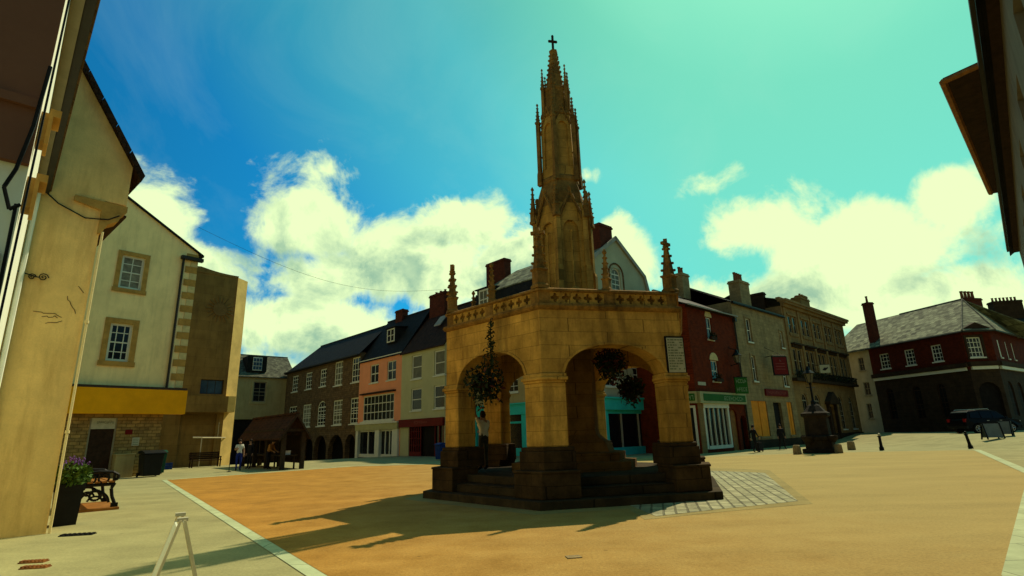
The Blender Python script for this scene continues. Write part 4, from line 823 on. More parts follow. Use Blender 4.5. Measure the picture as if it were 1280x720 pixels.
MC, MD = (41.34, 50.0), 168.0
def build_corner():
    s = Fac('whitewashed_house', 'narrow whitewashed house between the stone bank and the red brick corner building', 'house', row_xy(MC, MD, -16.5), MD)
    X = 16.5
    for tl, br, zz in (((1071, 444), (1081, 459.4), (7.3, 8.75)), ((1078, 475), (1088.6, 490.6), (4.6, 6.0)), ((1082.5, 504), (1092, 521.5), (2.1, 3.7))):
        x0, x1, _, _ = s.rect(tl, br); s.win_l(x0, x1, *zz, 2, 2, fm='dframe', fw=.07, sash=False)
    s.wall(0, X - 10.45, 9.7, 'pale', D=10)
    s.box('gutter', 0, X - 10.45, -.4, -.25, 9.45, 9.6, 'pipe')
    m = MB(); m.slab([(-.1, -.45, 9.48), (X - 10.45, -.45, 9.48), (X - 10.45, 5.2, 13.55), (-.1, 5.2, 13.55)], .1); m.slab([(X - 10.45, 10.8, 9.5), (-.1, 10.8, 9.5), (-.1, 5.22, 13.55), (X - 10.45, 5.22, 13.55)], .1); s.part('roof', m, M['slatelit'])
    s = Fac('corner_building', 'red brick corner building with big hipped slate roof, canted corner and dark arcaded ground floor', 'building', row_xy(MC, MD, -10.45), MD)
    W_ = 10.45
    for tl, br in (((1097, 436.7), (1113, 456.3)), ((1128, 431), (1144.7, 451.3)), ((1160.8, 425.3), (1178.8, 446.3))):
        x0, x1, _, _ = s.rect(tl, br); s.win_l(x0, x1, 7.15, 8.75, 3, 4, fw=.10, bar=.025)
    for tl, br in (((1107, 487.4), (1124, 526)), ((1139, 481), (1158, 521)), ((1169.4, 478), (1189, 518))):
        x0, x1, _, _ = s.rect(tl, br); s.win_l(x0, x1, 1.9, 5.1, 2, 3, fm='wood', pm='pane', arch=min(.8, (x1 - x0) / 2), fw=.1, sill=None)
        m = MB(); 
        for i in range(7): q = x0 + .35 + (x1 - x0 - .7) * i / 6; m.box(q - .07, q + .07, .13, .145, 2.2 + .3 * (i % 2), 3.9 - .25 * (i % 3))
        if tl[0] > 1130: s.part('shop_display', m, M['blind'])
    s.wall(0, W_, 6.05, 'corner', D=10, sides=False)
    # upper storey brick stands on the band
    s.holes = []
    for w in [c for c in s.root.children if c.name.startswith('wall')]: bpy.data.objects.remove(w)
    hs = []
    for tl, br in (((1097, 436.7), (1113, 456.3)), ((1128, 431), (1144.7, 451.3)), ((1160.8, 425.3), (1178.8, 446.3))):
        x0, x1, _, _ = s.rect(tl, br); hs.append((x0, x1, 7.15, 8.75, 0))
    s.holes = hs; s.wall(0, W_, 9.72, 'brickdark', zbot=6.1, sides=False)
    for tl, br in (((1107, 487.4), (1124, 526)), ((1139, 481), (1158, 521)), ((1169.4, 478), (1189, 518))):
        x0, x1, _, _ = s.rect(tl, br); s.hole(x0, x1, 1.9, 5.1, min(.8, (x1 - x0) / 2))
    s.wall(0, W_, 6.1, 'corner', sides=False, name='ground_floor_wall')
    s.box('fascia_band', .1, W_ - .2, -.2, -.003, 6.0, 6.28, 'frame'); s.box('dark_moulding', 0, W_, -.3, -.003, 6.3, 6.7, 'corner')  # dark ashlar moulding runs above the white band
    def face(name, A, deg, W2, lab):
        g = Fac.__new__(Fac); g.d = dr(deg); g.n = Vector((-g.d.y, g.d.x, 0)); g.o = Vector((*A, 0)); g.holes = []; g.root = empty(name, g.o, atan2(g.d.y, g.d.x)); return g
    def hand(g):
        mw = s_inv @ (Matrix.Translation(g.o) @ Matrix.Rotation(atan2(g.d.y, g.d.x), 4, 'Z'))
        for ch in list(g.root.children):
            st = [ch]
            while st: c = st.pop(); c.data.transform(mw); st += list(c.children)
            ch.parent = s.root
        bpy.data.objects.remove(g.root)
    s_inv = (Matrix.Translation(s.o) @ Matrix.Rotation(atan2(s.d.y, s.d.x), 4, 'Z')).inverted()
    CD, CW = 95, 2.5; c0 = MC; c1 = row_xy(MC, CD, CW)
    g = face('canted_face', c0, CD, CW, '')
    x0, x1, z0, z1 = g.rect((1209, 421), (1227.5, 441)); xm = (x0 + x1) / 2; o = g.win_l(xm - .62, xm + .62, 7.15, 9.0, 4, 4, fw=.1, bar=.025, surround=('corner', .2)); g.wall(0, CW, 9.72, 'brickdark', zbot=6.1, sides=False)
    g.hole(.35, CW - .35, -1, 4.9, .9); g.wall(0, CW, 6.1, 'corner', sides=False, name='ground_floor_wall'); g.box('door', .35, CW - .35, .25, .3, -1, 4.9, 'darkstone')
    g.box('fascia_band', .15, CW - .15, -.2, -.003, 6.05, 6.33, 'frame'); g.box('dark_moulding', 0, CW, -.3, -.003, 6.35, 6.75, 'corner')
    m = MB(); m.extr_y([(-.1, 9.7), (CW + .1, 9.7), (CW / 2, 10.35)], -.25, .6); g.part('gablet', m, M['corner']); hand(g)
    RD, RW = 54, 12
    g = face('right_face', c1, RD, RW, '')
    for tl, br in (((1245, 422.5), (1251.7, 441.7)), ((1255, 425.8), (1260.8, 443.3)), ((1263, 428.3), (1268.6, 445))):
        x0, x1, _, _ = g.rect(tl, br); g.win_l(x0, x1, 7.15, 8.8, 1, 2, fw=.2, pm='blind', dep=.03)
    g.wall(0, RW, 9.72, 'brickdark', zbot=6.1, sides=False)
    for x in (1.2, 4.2, 7.2): g.win_l(x, x + 1.7, 1.9, 5.0, 2, 3, fm='wood', pm='darkstone', arch=.8, sill=None)
    g.wall(0, RW, 6.1, 'corner', sides=False, name='ground_floor_wall'); g.box('fascia_band', .2, RW - .2, -.2, -.003, 6.05, 6.33, 'frame'); g.box('dark_moulding', 0, RW, -.3, -.003, 6.35, 6.75, 'corner'); hand(g)
    # roof over all faces
    def L(p, z): q = s_inv @ Vector((p[0], p[1], z)); return (q.x, q.y, z)
    def out(p, deg, e): n = dr(deg); return (p[0] + n.x * e, p[1] + n.y * e)
    ez = 9.62; E0 = L(row_xy(out(MC, MD + 90, .4), MD, -10.45), ez); E1 = L(out(MC, 205, .45), ez); E2 = L(out(c1, 160, .45), ez); E3 = L(row_xy(out(c1, RD + 90, .4), RD, RW), ez)
    xr, zr = s.P(1164, 371.7, 5.2); zr = 13.55; xr = W_ - 3.2; R1 = (xr, 5.2, zr); R0 = (0, 5.2, zr); re = row_xy(c1, RD, RW); n = dr(RD - 90); R3 = L((re[0] + n.x * 4.5, re[1] + n.y * 4.5), zr - .4)
    m = MB()
    for P in ([E0, E1, R1, R0], [E1, E2, R1], [E2, E3, R3, R1]): m.slab(P, .1)
    m.slab([(W_, 10.8, ez), (0, 10.8, ez), R0, R1], .1)
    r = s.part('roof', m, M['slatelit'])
    m = MB(); m.tube(R0, R1, .09, .09, 6); m.tube(R1, E1, .08, .08, 6); m.tube(R1, E2, .08, .08, 6); s.part('ridge_tiles', m, M['slategrey'], r)
    m = MB(); m.path([(p[0], p[1], p[2] - .12) for p in (E0, E1, E2, E3)], .08, 6); s.part('gutter', m, M['pipe'])
    s.chimney(.35, .75, 9.4, s.P(1087, 381, .7)[1] + .3, .75, .75, 'chimbrick', 1, ph=.75)
    # big stack rising behind the right face
    g2 = Fac.__new__(Fac)
    d = ray(1214, 390); t = 56 / d.y; p = Vector((0, 0, H0)) + d * t; lp = s_inv @ p
    zt = (Vector((0, 0, H0)) + ray(1213, 374) * (56 / ray(1213, 374).y)).z
    s.chimney(lp.x, lp.y, 9.5, zt, 1.2, 1.9, 'chimbrick', 0)
    m = MB()
    for i in range(4): m.ngon(lp.x, lp.y - .7 + i * .46, [(.15, zt - .02), (.12, zt + .7), (.15, zt + .72), (.15, zt + .85)], 10)
    s.part('chimney_pots', m, M['pot'])
    # house behind with the wide stack
    b = Vector((0, 0, H0)) + ray(1262, 400) * (66 / ray(1262, 400).y)
    s = Fac('rear_house', 'dark house with wide many pot chimney stack behind the corner building', 'house', (b.x - 6.5, b.y), 100)
    s.wall(0, 16, b.z - .6, 'corner', D=9); s.roof(-.2, 16.2, b.z - .6, b.z + 1.6, 4.5, 'slate')
    zt = s.P(1262, 376, 2)[1]; s.chimney(s.P(1260, 390, 2)[0], 2.2, b.z - 1, zt, 3.2, 1.1, 'corner', 7, ph=.5)

def build_left():
    # near building: sunlit white flank, shaded pink end wall above the viewer
    A0 = 43.3; u = Vector((-sin(radians(A0)), cos(radians(A0)), 0)); n = Vector((cos(radians(A0)), sin(radians(A0)), 0))
    Q = Vector((-9.88, 10.75, 0)) - n * .27; q0 = Q - u * 9.6
    s = Fac('white_near_building', 'white rendered building cut by the left edge, with dark gutter and pink end wall', 'building', (q0.x, q0.y), 360 - A0)
    L_ = 9.6                                              # local x: from the near end away from the viewer
    s.box('wall', 0, L_, 0, 5.5, -.3, 7.0, 'white')
    s.box('end_wall', -.06, -.003, .0, 5.5, 3.62, 7.0, 'maroon'); m = MB(); m.box(-.10, -.061, -.0, 1.5, 4.05, 4.12); s.part('end_wall_band', m, M['maroon'])
    s.box('soffit', -.1, L_, -.13, -.003, 6.88, 6.96, 'dframe')
    g = s.box('gutter', -.2, L_ + .05, -.24, -.131, 6.92, 7.08, 'pipe'); s.box('lit_gutter_lip', -.2, L_ + .05, -.27, -.241, 6.98, 7.10, 'terrace', g)  # brown lip carries the sunlight on the gutter in its colour
    m = MB(); m.slab([(-.2, -.24, 7.10), (L_ + .1, -.24, 7.10), (L_ + .1, 3, 9.4), (-.2, 3, 9.4)], .1); s.part('roof', m, M['slate'])
    s.part('drainpipe', MB().tube((L_ - .12, -.07, 0), (L_ - .12, -.07, 6.9), .045, .045, 8), M['white'])
    for x, z in ((.30, 4.06), (.34, 3.52)):
        m = MB(); m.box(x - .1, x + .1, -.05, -.002, z - .12, z + .12); m.box(x - .13, x + .13, -.075, -.05, z - .15, z + .15); m.box(x - .13, x + .13, -.12, -.0755, z + .09, z + .15); s.part('floodlight', m, M['buff'])
    m = MB(); m.path([(-.12, .0, 4.4), (-.10, .02, 3.9), (-.09, .06, 3.55), (-.09, .10, 3.40), (-.08, .05, 3.25), (-.07, .0, 3.3)], .013, 6); m.path([(.02, -.02, 6.8), (.02, -.02, 3.6), (.02, -.02, .5)], .008, 5); m.path([(-.07, .02, 3.3), (-.06, .01, 2.6), (-.05, .01, 1.2)], .012, 5); s.part('cable', m, M['black'])
    s.box('wall_sign', -.06, -.003, .05, .5, 2.55, 2.95, 'black')
    # peach gable building
    P0 = (-9.29, 11.5)
    s = Fac('peach_gable_house', 'peach rendered gable end with cracked patches and a cream drainpipe at its right corner', 'house', row_xy(P0, 42, -6.0), 42)
    X = 6.0
    s.wall(0, X, 7.06, 'gable', D=9)
    K = [(X + .42, 7.06), (X + .42, 8.05), (3.5, 12.72), (-1.2, 8.0), (0, 7.06)]
    m = MB(); m.extr_y(K, -.002, 9.0); s.part('gable_wall', m, M['gable'])
    sl = 4.76 / 3.0; ex, ez = X + .62, 7.84
    m = MB(); m.slab([(ex, -.10, ez), (ex, 9.2, ez), (3.5, 9.2, ez + (ex - 3.5) * 1.6), (3.5, -.10, ez + (ex - 3.5) * 1.6)], .10); m.slab([(-1.5, 9.2, 7.8), (-1.5, -.10, 7.8), (3.49, -.10, ez + (ex - 3.5) * 1.6), (3.49, 9.2, ez + (ex - 3.5) * 1.6)], .10)
    r = s.part('roof', m, M['tile'])
    m = MB()
    for i in range(9):
        t0, t1 = i / 9, (i + 1) / 9; hx, hz = 3.5 - ex, (ex - 3.5) * 1.6; a = (ex + hx * t0, ez + hz * t0); b = (ex + hx * t1, ez + hz * t1); m.extr_y([(a[0] + .04, a[1] + .02), (b[0] + .05, b[1] + .01), (b[0] + .0, b[1] - .10), (a[0] - .02, a[1] - .15)], -.17, -.101)
    s.part('verge', m, M['tile'], r)
    m = MB(); m.extr_y([(X - .55, 7.02), (X + .44, 7.02), (X + .44, 6.88), (X + .36, 6.80), (X + .30, 6.62), (X + .12, 6.5), (X + .02, 6.25), (X - .04, 6.25), (X - .04, 6.80), (X - .55, 6.9)], -.07, .35); s.part('corbel', m, M['buff'])
    m = MB(); m.slab([(X + .52, .36, 6.95), (X + .01, .36, 6.95), (X + .01, 9.0, 6.95), (X + .52, 9.0, 6.95)], .05); s.part('soffit', m, M['wood'])
    m = MB(); m.tube((X + .05, -.05, 0), (X + .05, -.05, 6.3), .026, .026, 10)
    for z in (1.9, 4.2): m.ngon(X + .05, -.05, [(.042, z), (.042, z + .06)], 10)
    s.part('drainpipe', m, M['palepipe'])
    m = MB(); m.path([(X - 1.1, -.02, 7.0), (X - .8, -.03, 6.75), (X - .3, -.03, 6.55), (X + .1, -.1, 6.6), (X + .3, -.1, 6.75)], .014, 5); s.part('cable', m, M['black'])
    m = MB(); pts = [(X - .75, 4.95)]
    def crack(p, n, dx, dz, j):
        q = [(p[0], -.003, p[1])]
        for i in range(n): q.append((q[-1][0] + dx + R.uniform(-j, j), -.003, q[-1][2] + dz + R.uniform(-j, j)))
        s.part('plaster_crack', MB().path(q, .008, 4), M['terrace'])
    crack((X - .85, 4.35), 8, .055, -.012, .04); crack((X - .70, 4.25), 6, .05, .0, .045); crack((X - .35, 4.75), 6, .02, -.05, .03); crack((X - .62, 4.12), 5, .06, .012, .03); crack((X - .2, 5.0), 4, .03, -.04, .03)
    # wrought iron scroll bracket
    a = s.P(38, 345); x, z = a; m = MB(); m.path([(x - .6, -.05, z + .25), (x - .2, -.05, z + .05), (x + .15, -.05, z - .02)], .012, 5)
    m.path([(x + .02 + .07 * (1 - i / 16) * cos(i * .8), -.05, z - .02 + .07 * (1 - i / 16) * sin(i * .8)) for i in range(16)], .01, 5); m.path([(x + .2 + .09 * (1 - i / 16) * cos(i * .8), -.05, z + .0 + .09 * (1 - i / 16) * sin(i * .8)) for i in range(16)], .01, 5)
    tag(m.build('scroll_bracket', M['black'], loc=(s.o.x, s.o.y, 0), rz=atan2(s.d.y, s.d.x)), 'black wrought iron scroll bracket on the peach gable wall', 'bracket')
    # cream gabled house with brick ground floor
    s = Fac('cream_gable_house', 'cream rendered gable house with stone framed windows above a mustard yellow fascia', 'house', (-20.4, 30.0), 39)
    x0 = -8.0
    s.win((154, 317), (176, 363), 2, 4, pm='curtain', surround=('buff', .22), fw=.12, sill=None, zz=(9.95, 11.85)); s.win((138.5, 405), (159.5, 456), 3, 4, pm='pane', surround=('buff', .26), fw=.13, sill=None, zz=(5.95, 8.0))
    pass
    K = [(2.0, 12.85), (-4.6, 16.6), (-11, 12.9)]
    s.wall(-11, 2.0, 12.85, 'cream', D=9, gable=[(-4.6, 16.6)], zbot=4.62)
    s.holes = [(-2.05, -.85, -1, 3.0, 0)]; s.wall(-11, 1.25, 4.62, 'rubble', D=9, name='ground_floor_wall')
    m = MB(); m.slab([(2.3, -.12, 12.72), (2.3, 9.2, 12.72), (-4.6, 9.2, 16.75), (-4.6, -.12, 16.75)], .12); m.slab([(-11.2, 9.2, 12.8), (-11.2, -.12, 12.8), (-4.6, -.12, 16.76), (-4.6, 9.2, 16.76)], .12); s.part('roof', m, M['slate'])
    s.box('fascia', -9, 2.15, -.55, -.003, 3.2, 4.5, 'mustard'); s.box('fascia_shade_strip', -9, 2.15, -.45, -.003, 4.5, 4.64, 'pipe')  # dark strip paints the shadow gap along the fascia top
    for i in range(20):
        z = 4.7 + i * .40; w = .62 if i % 2 else .36; s.box('quoin', 2.0 - w, 2.03, -.04, .3, z, z + .385, 'buff' if i % 2 else 'quoinpale')
    m = MB().tube((1.2, -.1, 4.6), (1.2, -.1, 12.3), .07, .07, 8); m.box(1.05, 2.25, -.28, -.0, 12.25, 12.45); s.part('drainpipe', m, M['pipe'])
    m = MB(); m.box(-2.05, -1.97, .05, .16, -.5, 3.0); m.box(-.93, -.85, .05, .16, -.5, 3.0); d = s.part('door_frame', m, M['dframe']); s.box('door', -1.97, -.93, .12, .17, -.3, 2.45, 'wood', d); p = s.box('transom_sign', -1.97, -.93, .06, .1, 2.45, 3.0, 'tablet', d); m = MB(); strokes(m, -1.75, -1.0, .048, 2.72, 2.86, 9); s.part('transom_lettering', m, M['gletter'], d)
    a = s.P(157, 537); b = s.P(165, 543); s.box('small_plaque', a[0], b[0], -.03, -.003, b[1], a[1], 'red')
    a = s.P(165.5, 547); b = s.P(173, 557); n_ = s.box('paper_notice', a[0], b[0], -.03, -.003, b[1], a[1], 'tablet'); m = MB()
    for i in range(4): m.box(a[0] + .04, b[0] - .05, -.036, -.0305, a[1] - .1 - i * .09, a[1] - .07 - i * .09)
    s.part('notice_lines', m, M['gletter'], n_)
    # brown tower
    s = Fac('concrete_tower', 'brown concrete tower with a round crest relief, blue window and sunlit right edge', 'tower', (-24.34, 44.26), 45)
    s.win((251.5, 474.5), (278.5, 493.5), 3, 1, fm='pipe', pm='bluepane', sill=None, sash=False, dep=.2, zz=(5.35, 6.5), fw=.06)
    s.hole(-2.0, .55, -1, 3.8)
    s.wall(-6.5, 1.05, 15.2, 'tower', D=7)
    # concave top edge and the sunlit chamfer
    m = MB(); P = [(-6.5, 15.2), (-1.9, 15.7)] + [(-1.9 + 3.0 * i / 8, 15.7 - .32 * i / 8 - .10 * sin(pi * i / 8)) for i in range(1, 9)] + [(1.05, 15.2)]; m.extr_y(P, -.05, 6.9); s.part('top_coping', m, M['tower'])
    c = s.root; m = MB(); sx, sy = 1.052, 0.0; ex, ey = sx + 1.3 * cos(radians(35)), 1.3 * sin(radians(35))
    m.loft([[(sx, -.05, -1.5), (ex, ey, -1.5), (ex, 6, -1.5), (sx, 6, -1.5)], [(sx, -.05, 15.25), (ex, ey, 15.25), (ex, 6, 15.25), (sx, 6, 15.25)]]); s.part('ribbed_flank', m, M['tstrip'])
    m = MB(); m.box(-2.1, 1.0, -.9, -.003, 3.9, 5.15); s.part('ledge', m, M['tower']); m = MB(); m.extr_x([(-.9, 3.9), (-.9, 5.15), (.55, 5.15), (.55, 3.9)], 1.001, 1.55); s.part('ledge_return', m, M['tstrip'])
    s.box('recess_back', -2.0, .55, .28, .3, -1, 3.8, 'tower')
    a = s.P(275, 387); m = MB(); cx_, cz_ = a
    m.extr_y([(cx_ + .55 * cos(2 * pi * i / 20), cz_ + .55 * sin(2 * pi * i / 20)) for i in range(20)], -.10, -.01)
    for i in range(18):
        t = 2 * pi * i / 18; m.tube((cx_ + .5 * cos(t), -.05, cz_ + .5 * sin(t)), (cx_ + (1.0 + .12 * (i % 2)) * cos(t), -.06, cz_ + (1.0 + .12 * (i % 2)) * sin(t)), .05, .03, 5)
    s.part('crest', m, M['crest'])
    # drab house closing the corner
    d0 = row_xy(GA, GD, -35.25); xy = row_xy(d0, 47.5, -16)
    s = Fac('drab_corner_house', 'drab rendered house with pale slate roof and one dormer, beside the brown tower', 'house', xy, 47.5)
    W_ = 16.7
    x0, x1, z0, z1 = s.rect((317.5, 477), (331.5, 502.5)); s.win_l(x0, x1, z0, z1, 2, 3, fm='dframe', pm='pane', fw=.12, surround=('dpale', .25), sill=None)
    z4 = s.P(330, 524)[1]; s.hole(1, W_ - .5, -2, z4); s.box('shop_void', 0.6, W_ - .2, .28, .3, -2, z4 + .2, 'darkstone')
    ze = s.P(330, 469.5)[1]; s.wall(0, W_, ze, 'dpale', D=8)
    zr = s.P(330, 445, 3.6)[1]; s.roof(-.1, W_ + .5, ze, zr, 3.6, 'slategrey', of=.25)
    x, z = s.P(320.8, 455, .6); m = MB(); m.box(x - 1.15, x + 1.15, .3, 2.6, z - 1.0, z + .95); dd = s.part('dormer', m, M['slate']); m = MB(); m.box(x - .55, x + .55, .22, .295, z - .85, z + .8); w = s.part('dormer_window', m, M['frame'], dd); m = MB()
    for i in range(3):
        for j in range(3): m.box(x - .5 + i * .35, x - .2 + i * .35, .2, .225, z - .75 + j * .5, z - .32 + j * .5)
    s.part('pane', m, M['bluepane'], dd)

def build_right_near():
    u = dr(42.5); A = Vector((8.98, 8.81, 0)); n = Vector((u.y, -u.x, 0)); A = A - u * (A.dot(u))
    st = A + u * 4.0 + n * .42; far_d = 34.45
    s = Fac('tall_near_house', 'tall grey rendered building cut by the right edge, with deep eaves gutter and dark windows', 'building', (st.x + u.x * (far_d - 4), st.y + u.y * (far_d - 4)), 42.5 + 180)
    # seen from the square local x runs from the far end back to the viewer
    LN = far_d - 4.0
    for i in range(8):
        x = 2.0 + i * 3.5; s.win_l(x, x + 1.3, 6.0, 8.2, 2, 4, fw=.08, dep=.28)
        s.win_l(x, x + 1.3, 2.4, 4.6, 2, 4, fw=.08, dep=.28)
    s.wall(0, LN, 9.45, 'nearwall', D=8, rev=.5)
    s.box('gutter', -.15, LN, -.42, -.24, 9.40, 9.55, 'pipe'); s.box('soffit', -.1, LN, -.24, .0, 9.30, 9.40, 'wood'); s.roof(-.2, LN, 9.55, 12.6, 4, 'slate', of=.35, D=8)
    # tapering timber hood reaching out from the eaves
    def loc(px, py, z=9.5): d = ray(px, py); p = Vector((0, 0, H0)) + d * ((z - H0) / d.z); q = p - s.o; return (q.dot(s.d), q.dot(s.n))
    a, b, c_, e = loc(1180, 105), loc(1239, 243), loc(1243, 243), loc(1224, 84)
    m = MB(); P = [(a[0], a[1]), (e[0], -.24), (c_[0], -.24), (b[0], b[1])]; m.prism(P, 9.52, 9.66); h = s.part('eaves_hood', m, M['wood'])
    m = MB(); ax = Vector((a[0], a[1], 0)); bx_ = Vector((b[0], b[1], 0)); m.tube((a[0], a[1], 9.56), (b[0], b[1], 9.56), .09, .09, 6); m.tube((a[0], a[1], 9.56), (e[0], -.24, 9.56), .07, .07, 6); s.part('hood_edge', m, M['litwood'], h)
    # lower red house beyond
    f = s.o + s.d * -.02 + s.n * .5
    s2 = Fac('red_end_house', 'lower dark red house beyond the grey building at the right edge', 'house', (f.x + u.x * 8, f.y + u.y * 8), 42.5 + 180)
    s2.wall(0, 7.95, 7.6, 'brick', D=6); s2.roof(-.1, 8, 7.6, 9.6, 3, 'slate', of=.2)
# ------------------------------------------------------------------ people
def person(label, at, facing, pose, cols, hairc='hair', height=1.72, z=None, group=None):
    """one continuous skinned body; pose = joint offsets for a 1.72 m figure, x right, y forward, z up"""
    J = dict(pelvis=(0, 0, .95), waist=(0, 0, 1.10), chest=(0, .01, 1.30), neck=(0, .0, 1.46), jaw=(0, .03, 1.55), crown=(0, .015, 1.66),
             lsh=(-.17, 0, 1.40), rsh=(.17, 0, 1.40), lel=(-.23, -.03, 1.13), rel=(.23, -.03, 1.13), lwr=(-.24, .05, .89), rwr=(.24, .05, .89), lha=(-.24, .08, .81), rha=(.24, .08, .81),
             lhip=(-.09, 0, .90), rhip=(.09, 0, .90), lkn=(-.10, .03, .50), rkn=(.10, .03, .50), lan=(-.10, 0, .09), ran=(.10, 0, .09), lto=(-.12, .16, .035), rto=(.12, .16, .035))
    J.update(pose)
    rad = dict(pelvis=(.15, .115), waist=(.135, .10), chest=(.165, .115), neck=(.055, .06), jaw=(.065, .085), crown=(.075, .09), lsh=.065, rsh=.065, lel=.046, rel=.046, lwr=.032, rwr=.032, lha=.036, rha=.036,
               lhip=.095, rhip=.095, lkn=.062, rkn=.062, lan=.045, ran=.045, lto=.04, rto=.04)
    E = [('pelvis', 'waist'), ('waist', 'chest'), ('chest', 'neck'), ('neck', 'jaw'), ('jaw', 'crown'), ('chest', 'lsh'), ('lsh', 'lel'), ('lel', 'lwr'), ('lwr', 'lha'), ('chest', 'rsh'), ('rsh', 'rel'), ('rel', 'rwr'), ('rwr', 'rha'),
         ('pelvis', 'lhip'), ('lhip', 'lkn'), ('lkn', 'lan'), ('lan', 'lto'), ('pelvis', 'rhip'), ('rhip', 'rkn'), ('rkn', 'ran'), ('ran', 'rto')]
    ks = list(J); me = bpy.data.meshes.new('person'); me.from_pydata([J[k] for k in ks], [(ks.index(a), ks.index(b)) for a, b in E], [])
    o = bpy.data.objects.new('person', me); COL.objects.link(o)
    md = o.modifiers.new('skin', 'SKIN'); md.use_smooth_shade = True
    o.modifiers.new('sub', 'SUBSURF').levels = 1
    for i, k in enumerate(ks):
        r = rad[k]; sv = me.skin_vertices[0].data[i]; sv.radius = r if isinstance(r, tuple) else (r, r); sv.use_root = (k == 'pelvis')
    dg = bpy.context.evaluated_depsgraph_get(); dg.update(); nm = bpy.data.meshes.new_from_object(o.evaluated_get(dg))
    o.modifiers.clear(); o.data = nm; bpy.data.meshes.remove(me); nm.name = 'person'
    nm.materials.clear()
    top, bot, sleeve, shoes = cols
    for c in (M['skin'], M[top], M[bot], M[shoes]): nm.materials.append(c)
    segs = [(Vector(J[a]), Vector(J[b]), a, b) for a, b in E]
    def near(p):
        best = (9, None, None, 0)
        for a, b, na, nb in segs:
            ab = b - a; t = max(0, min(1, (p - a).dot(ab) / max(1e-9, ab.length_squared))); d = (p - a - ab * t).length
            if d < best[0]: best = (d, na, nb, t)
        return best
    for f in nm.polygons:
        _, a, b, t = near(f.center); mi = 1
        if a in ('neck', 'jaw') or (a == 'chest' and b == 'neck' and t > .75): mi = 0
        elif a in ('lel', 'rel', 'lwr', 'rwr'): mi = 1 if sleeve == 'long' and a in ('lel', 'rel') else 0
        elif a in ('lsh', 'rsh'): mi = 1 if sleeve == 'long' or t < .55 else 0
        elif a in ('pelvis',) and b != 'waist' or a in ('lhip', 'rhip', 'lkn', 'rkn'): mi = 2
        elif a == 'pelvis': mi = 2 if t < .4 else 1
        if a in ('lan', 'ran') or (a in ('lkn', 'rkn') and t > .94): mi = 3
        f.material_index = mi; f.use_smooth = True
    # fingers, thumb, nose and ears joined to the same body
    q = MB()
    for sd, w, h in ((-1, 'lwr', 'lha'), (1, 'rwr', 'rha')):
        a, b = Vector(J[w]), Vector(J[h]); d = (b - a).normalized(); side = d.cross(Vector((1, 0, 0)) if abs(d.x) < .8 else Vector((0, 1, 0))).normalized(); nrm = d.cross(side)
        for i, ln in enumerate((.070, .080, .075, .058)):
            r = b + side * (i - 1.5) * .020; m1 = r + d * ln * .55 + nrm * .006; m2 = m1 + (d * .75 + nrm * .5).normalized() * ln * .5
            q.tube(r, m1, .0095, .0085, 6); q.tube(m1, m2, .0085, .007, 6)
        r = a.lerp(b, .7) + side * .025; m1 = r + (d * .6 + side * .7).normalized() * .04; q.tube(r, m1, .011, .010, 6); q.tube(m1, m1 + (d * .9 + side * .2).normalized() * .03, .010, .008, 6)
    jw, cr_ = Vector(J['jaw']), Vector(J['crown']); upv = (cr_ - jw).normalized(); fwv = (Vector((0, 1, 0)) - upv * upv.y).normalized(); mid = jw.lerp(cr_, .35)
    q.ball(mid + fwv * .095, .016, .02, .024, 6, 4); q.ball(mid + Vector((.078, 0, 0)), .012, .02, .03, 6, 4); q.ball(mid - Vector((.078, 0, 0)), .012, .02, .03, 6, 4); q.ball(jw + fwv * .085 - upv * .01, .022, .01, .007, 6, 4)
    bm = bmesh.new(); bm.from_mesh(nm)
    vs = [bm.verts.new(v) for v in q.v]
    for f in q.f:
        try: ff = bm.faces.new([vs[i] for i in f]); ff.material_index = 0; ff.smooth = True
        except ValueError: pass
    bm.to_mesh(nm); bm.free()
    hm = MB(); c = mid + upv * .055 - fwv * .018
    hm.loft([[(c + Vector((cos(2 * pi * i / 12) * .088 * r, 0, 0)) + fwv * (sin(2 * pi * i / 12) * .10 * r) + upv * (zz + .02 * sin(2 * pi * i / 12))) for i in range(12)] for r, zz in ((.9, -.06), (1.02, -.02), (.98, .03), (.75, .075), (.3, .095))])
    h = hm.build('hair', M[hairc], o, smooth=True)
    e = MB()
    for sx in (-1, 1): e.ball(mid + upv * .012 + fwv * .088 + Vector((sx * .03, 0, 0)), .011, .008, .008, 6, 4)
    e.build('eyes', M['black'], o)
    s = height / 1.72; o.scale = (s, s, s); o.location = (at.x, at.y, zg(at.x, at.y) if z is None else z); o.rotation_euler = (0, 0, -radians(facing))
    tag(o, label, 'person', group); return o
WALK = dict(lkn=(-.10, .16, .52), lan=(-.10, .20, .10), lto=(-.11, .35, .06), rkn=(.10, -.02, .50), ran=(.10, -.24, .14), rto=(.11, -.12, .04), lel=(-.24, -.12, 1.15), lwr=(-.23, -.10, .91), lha=(-.22, -.08, .83), rel=(.24, .06, 1.14), rwr=(.22, .20, .95), rha=(.21, .25, .89))

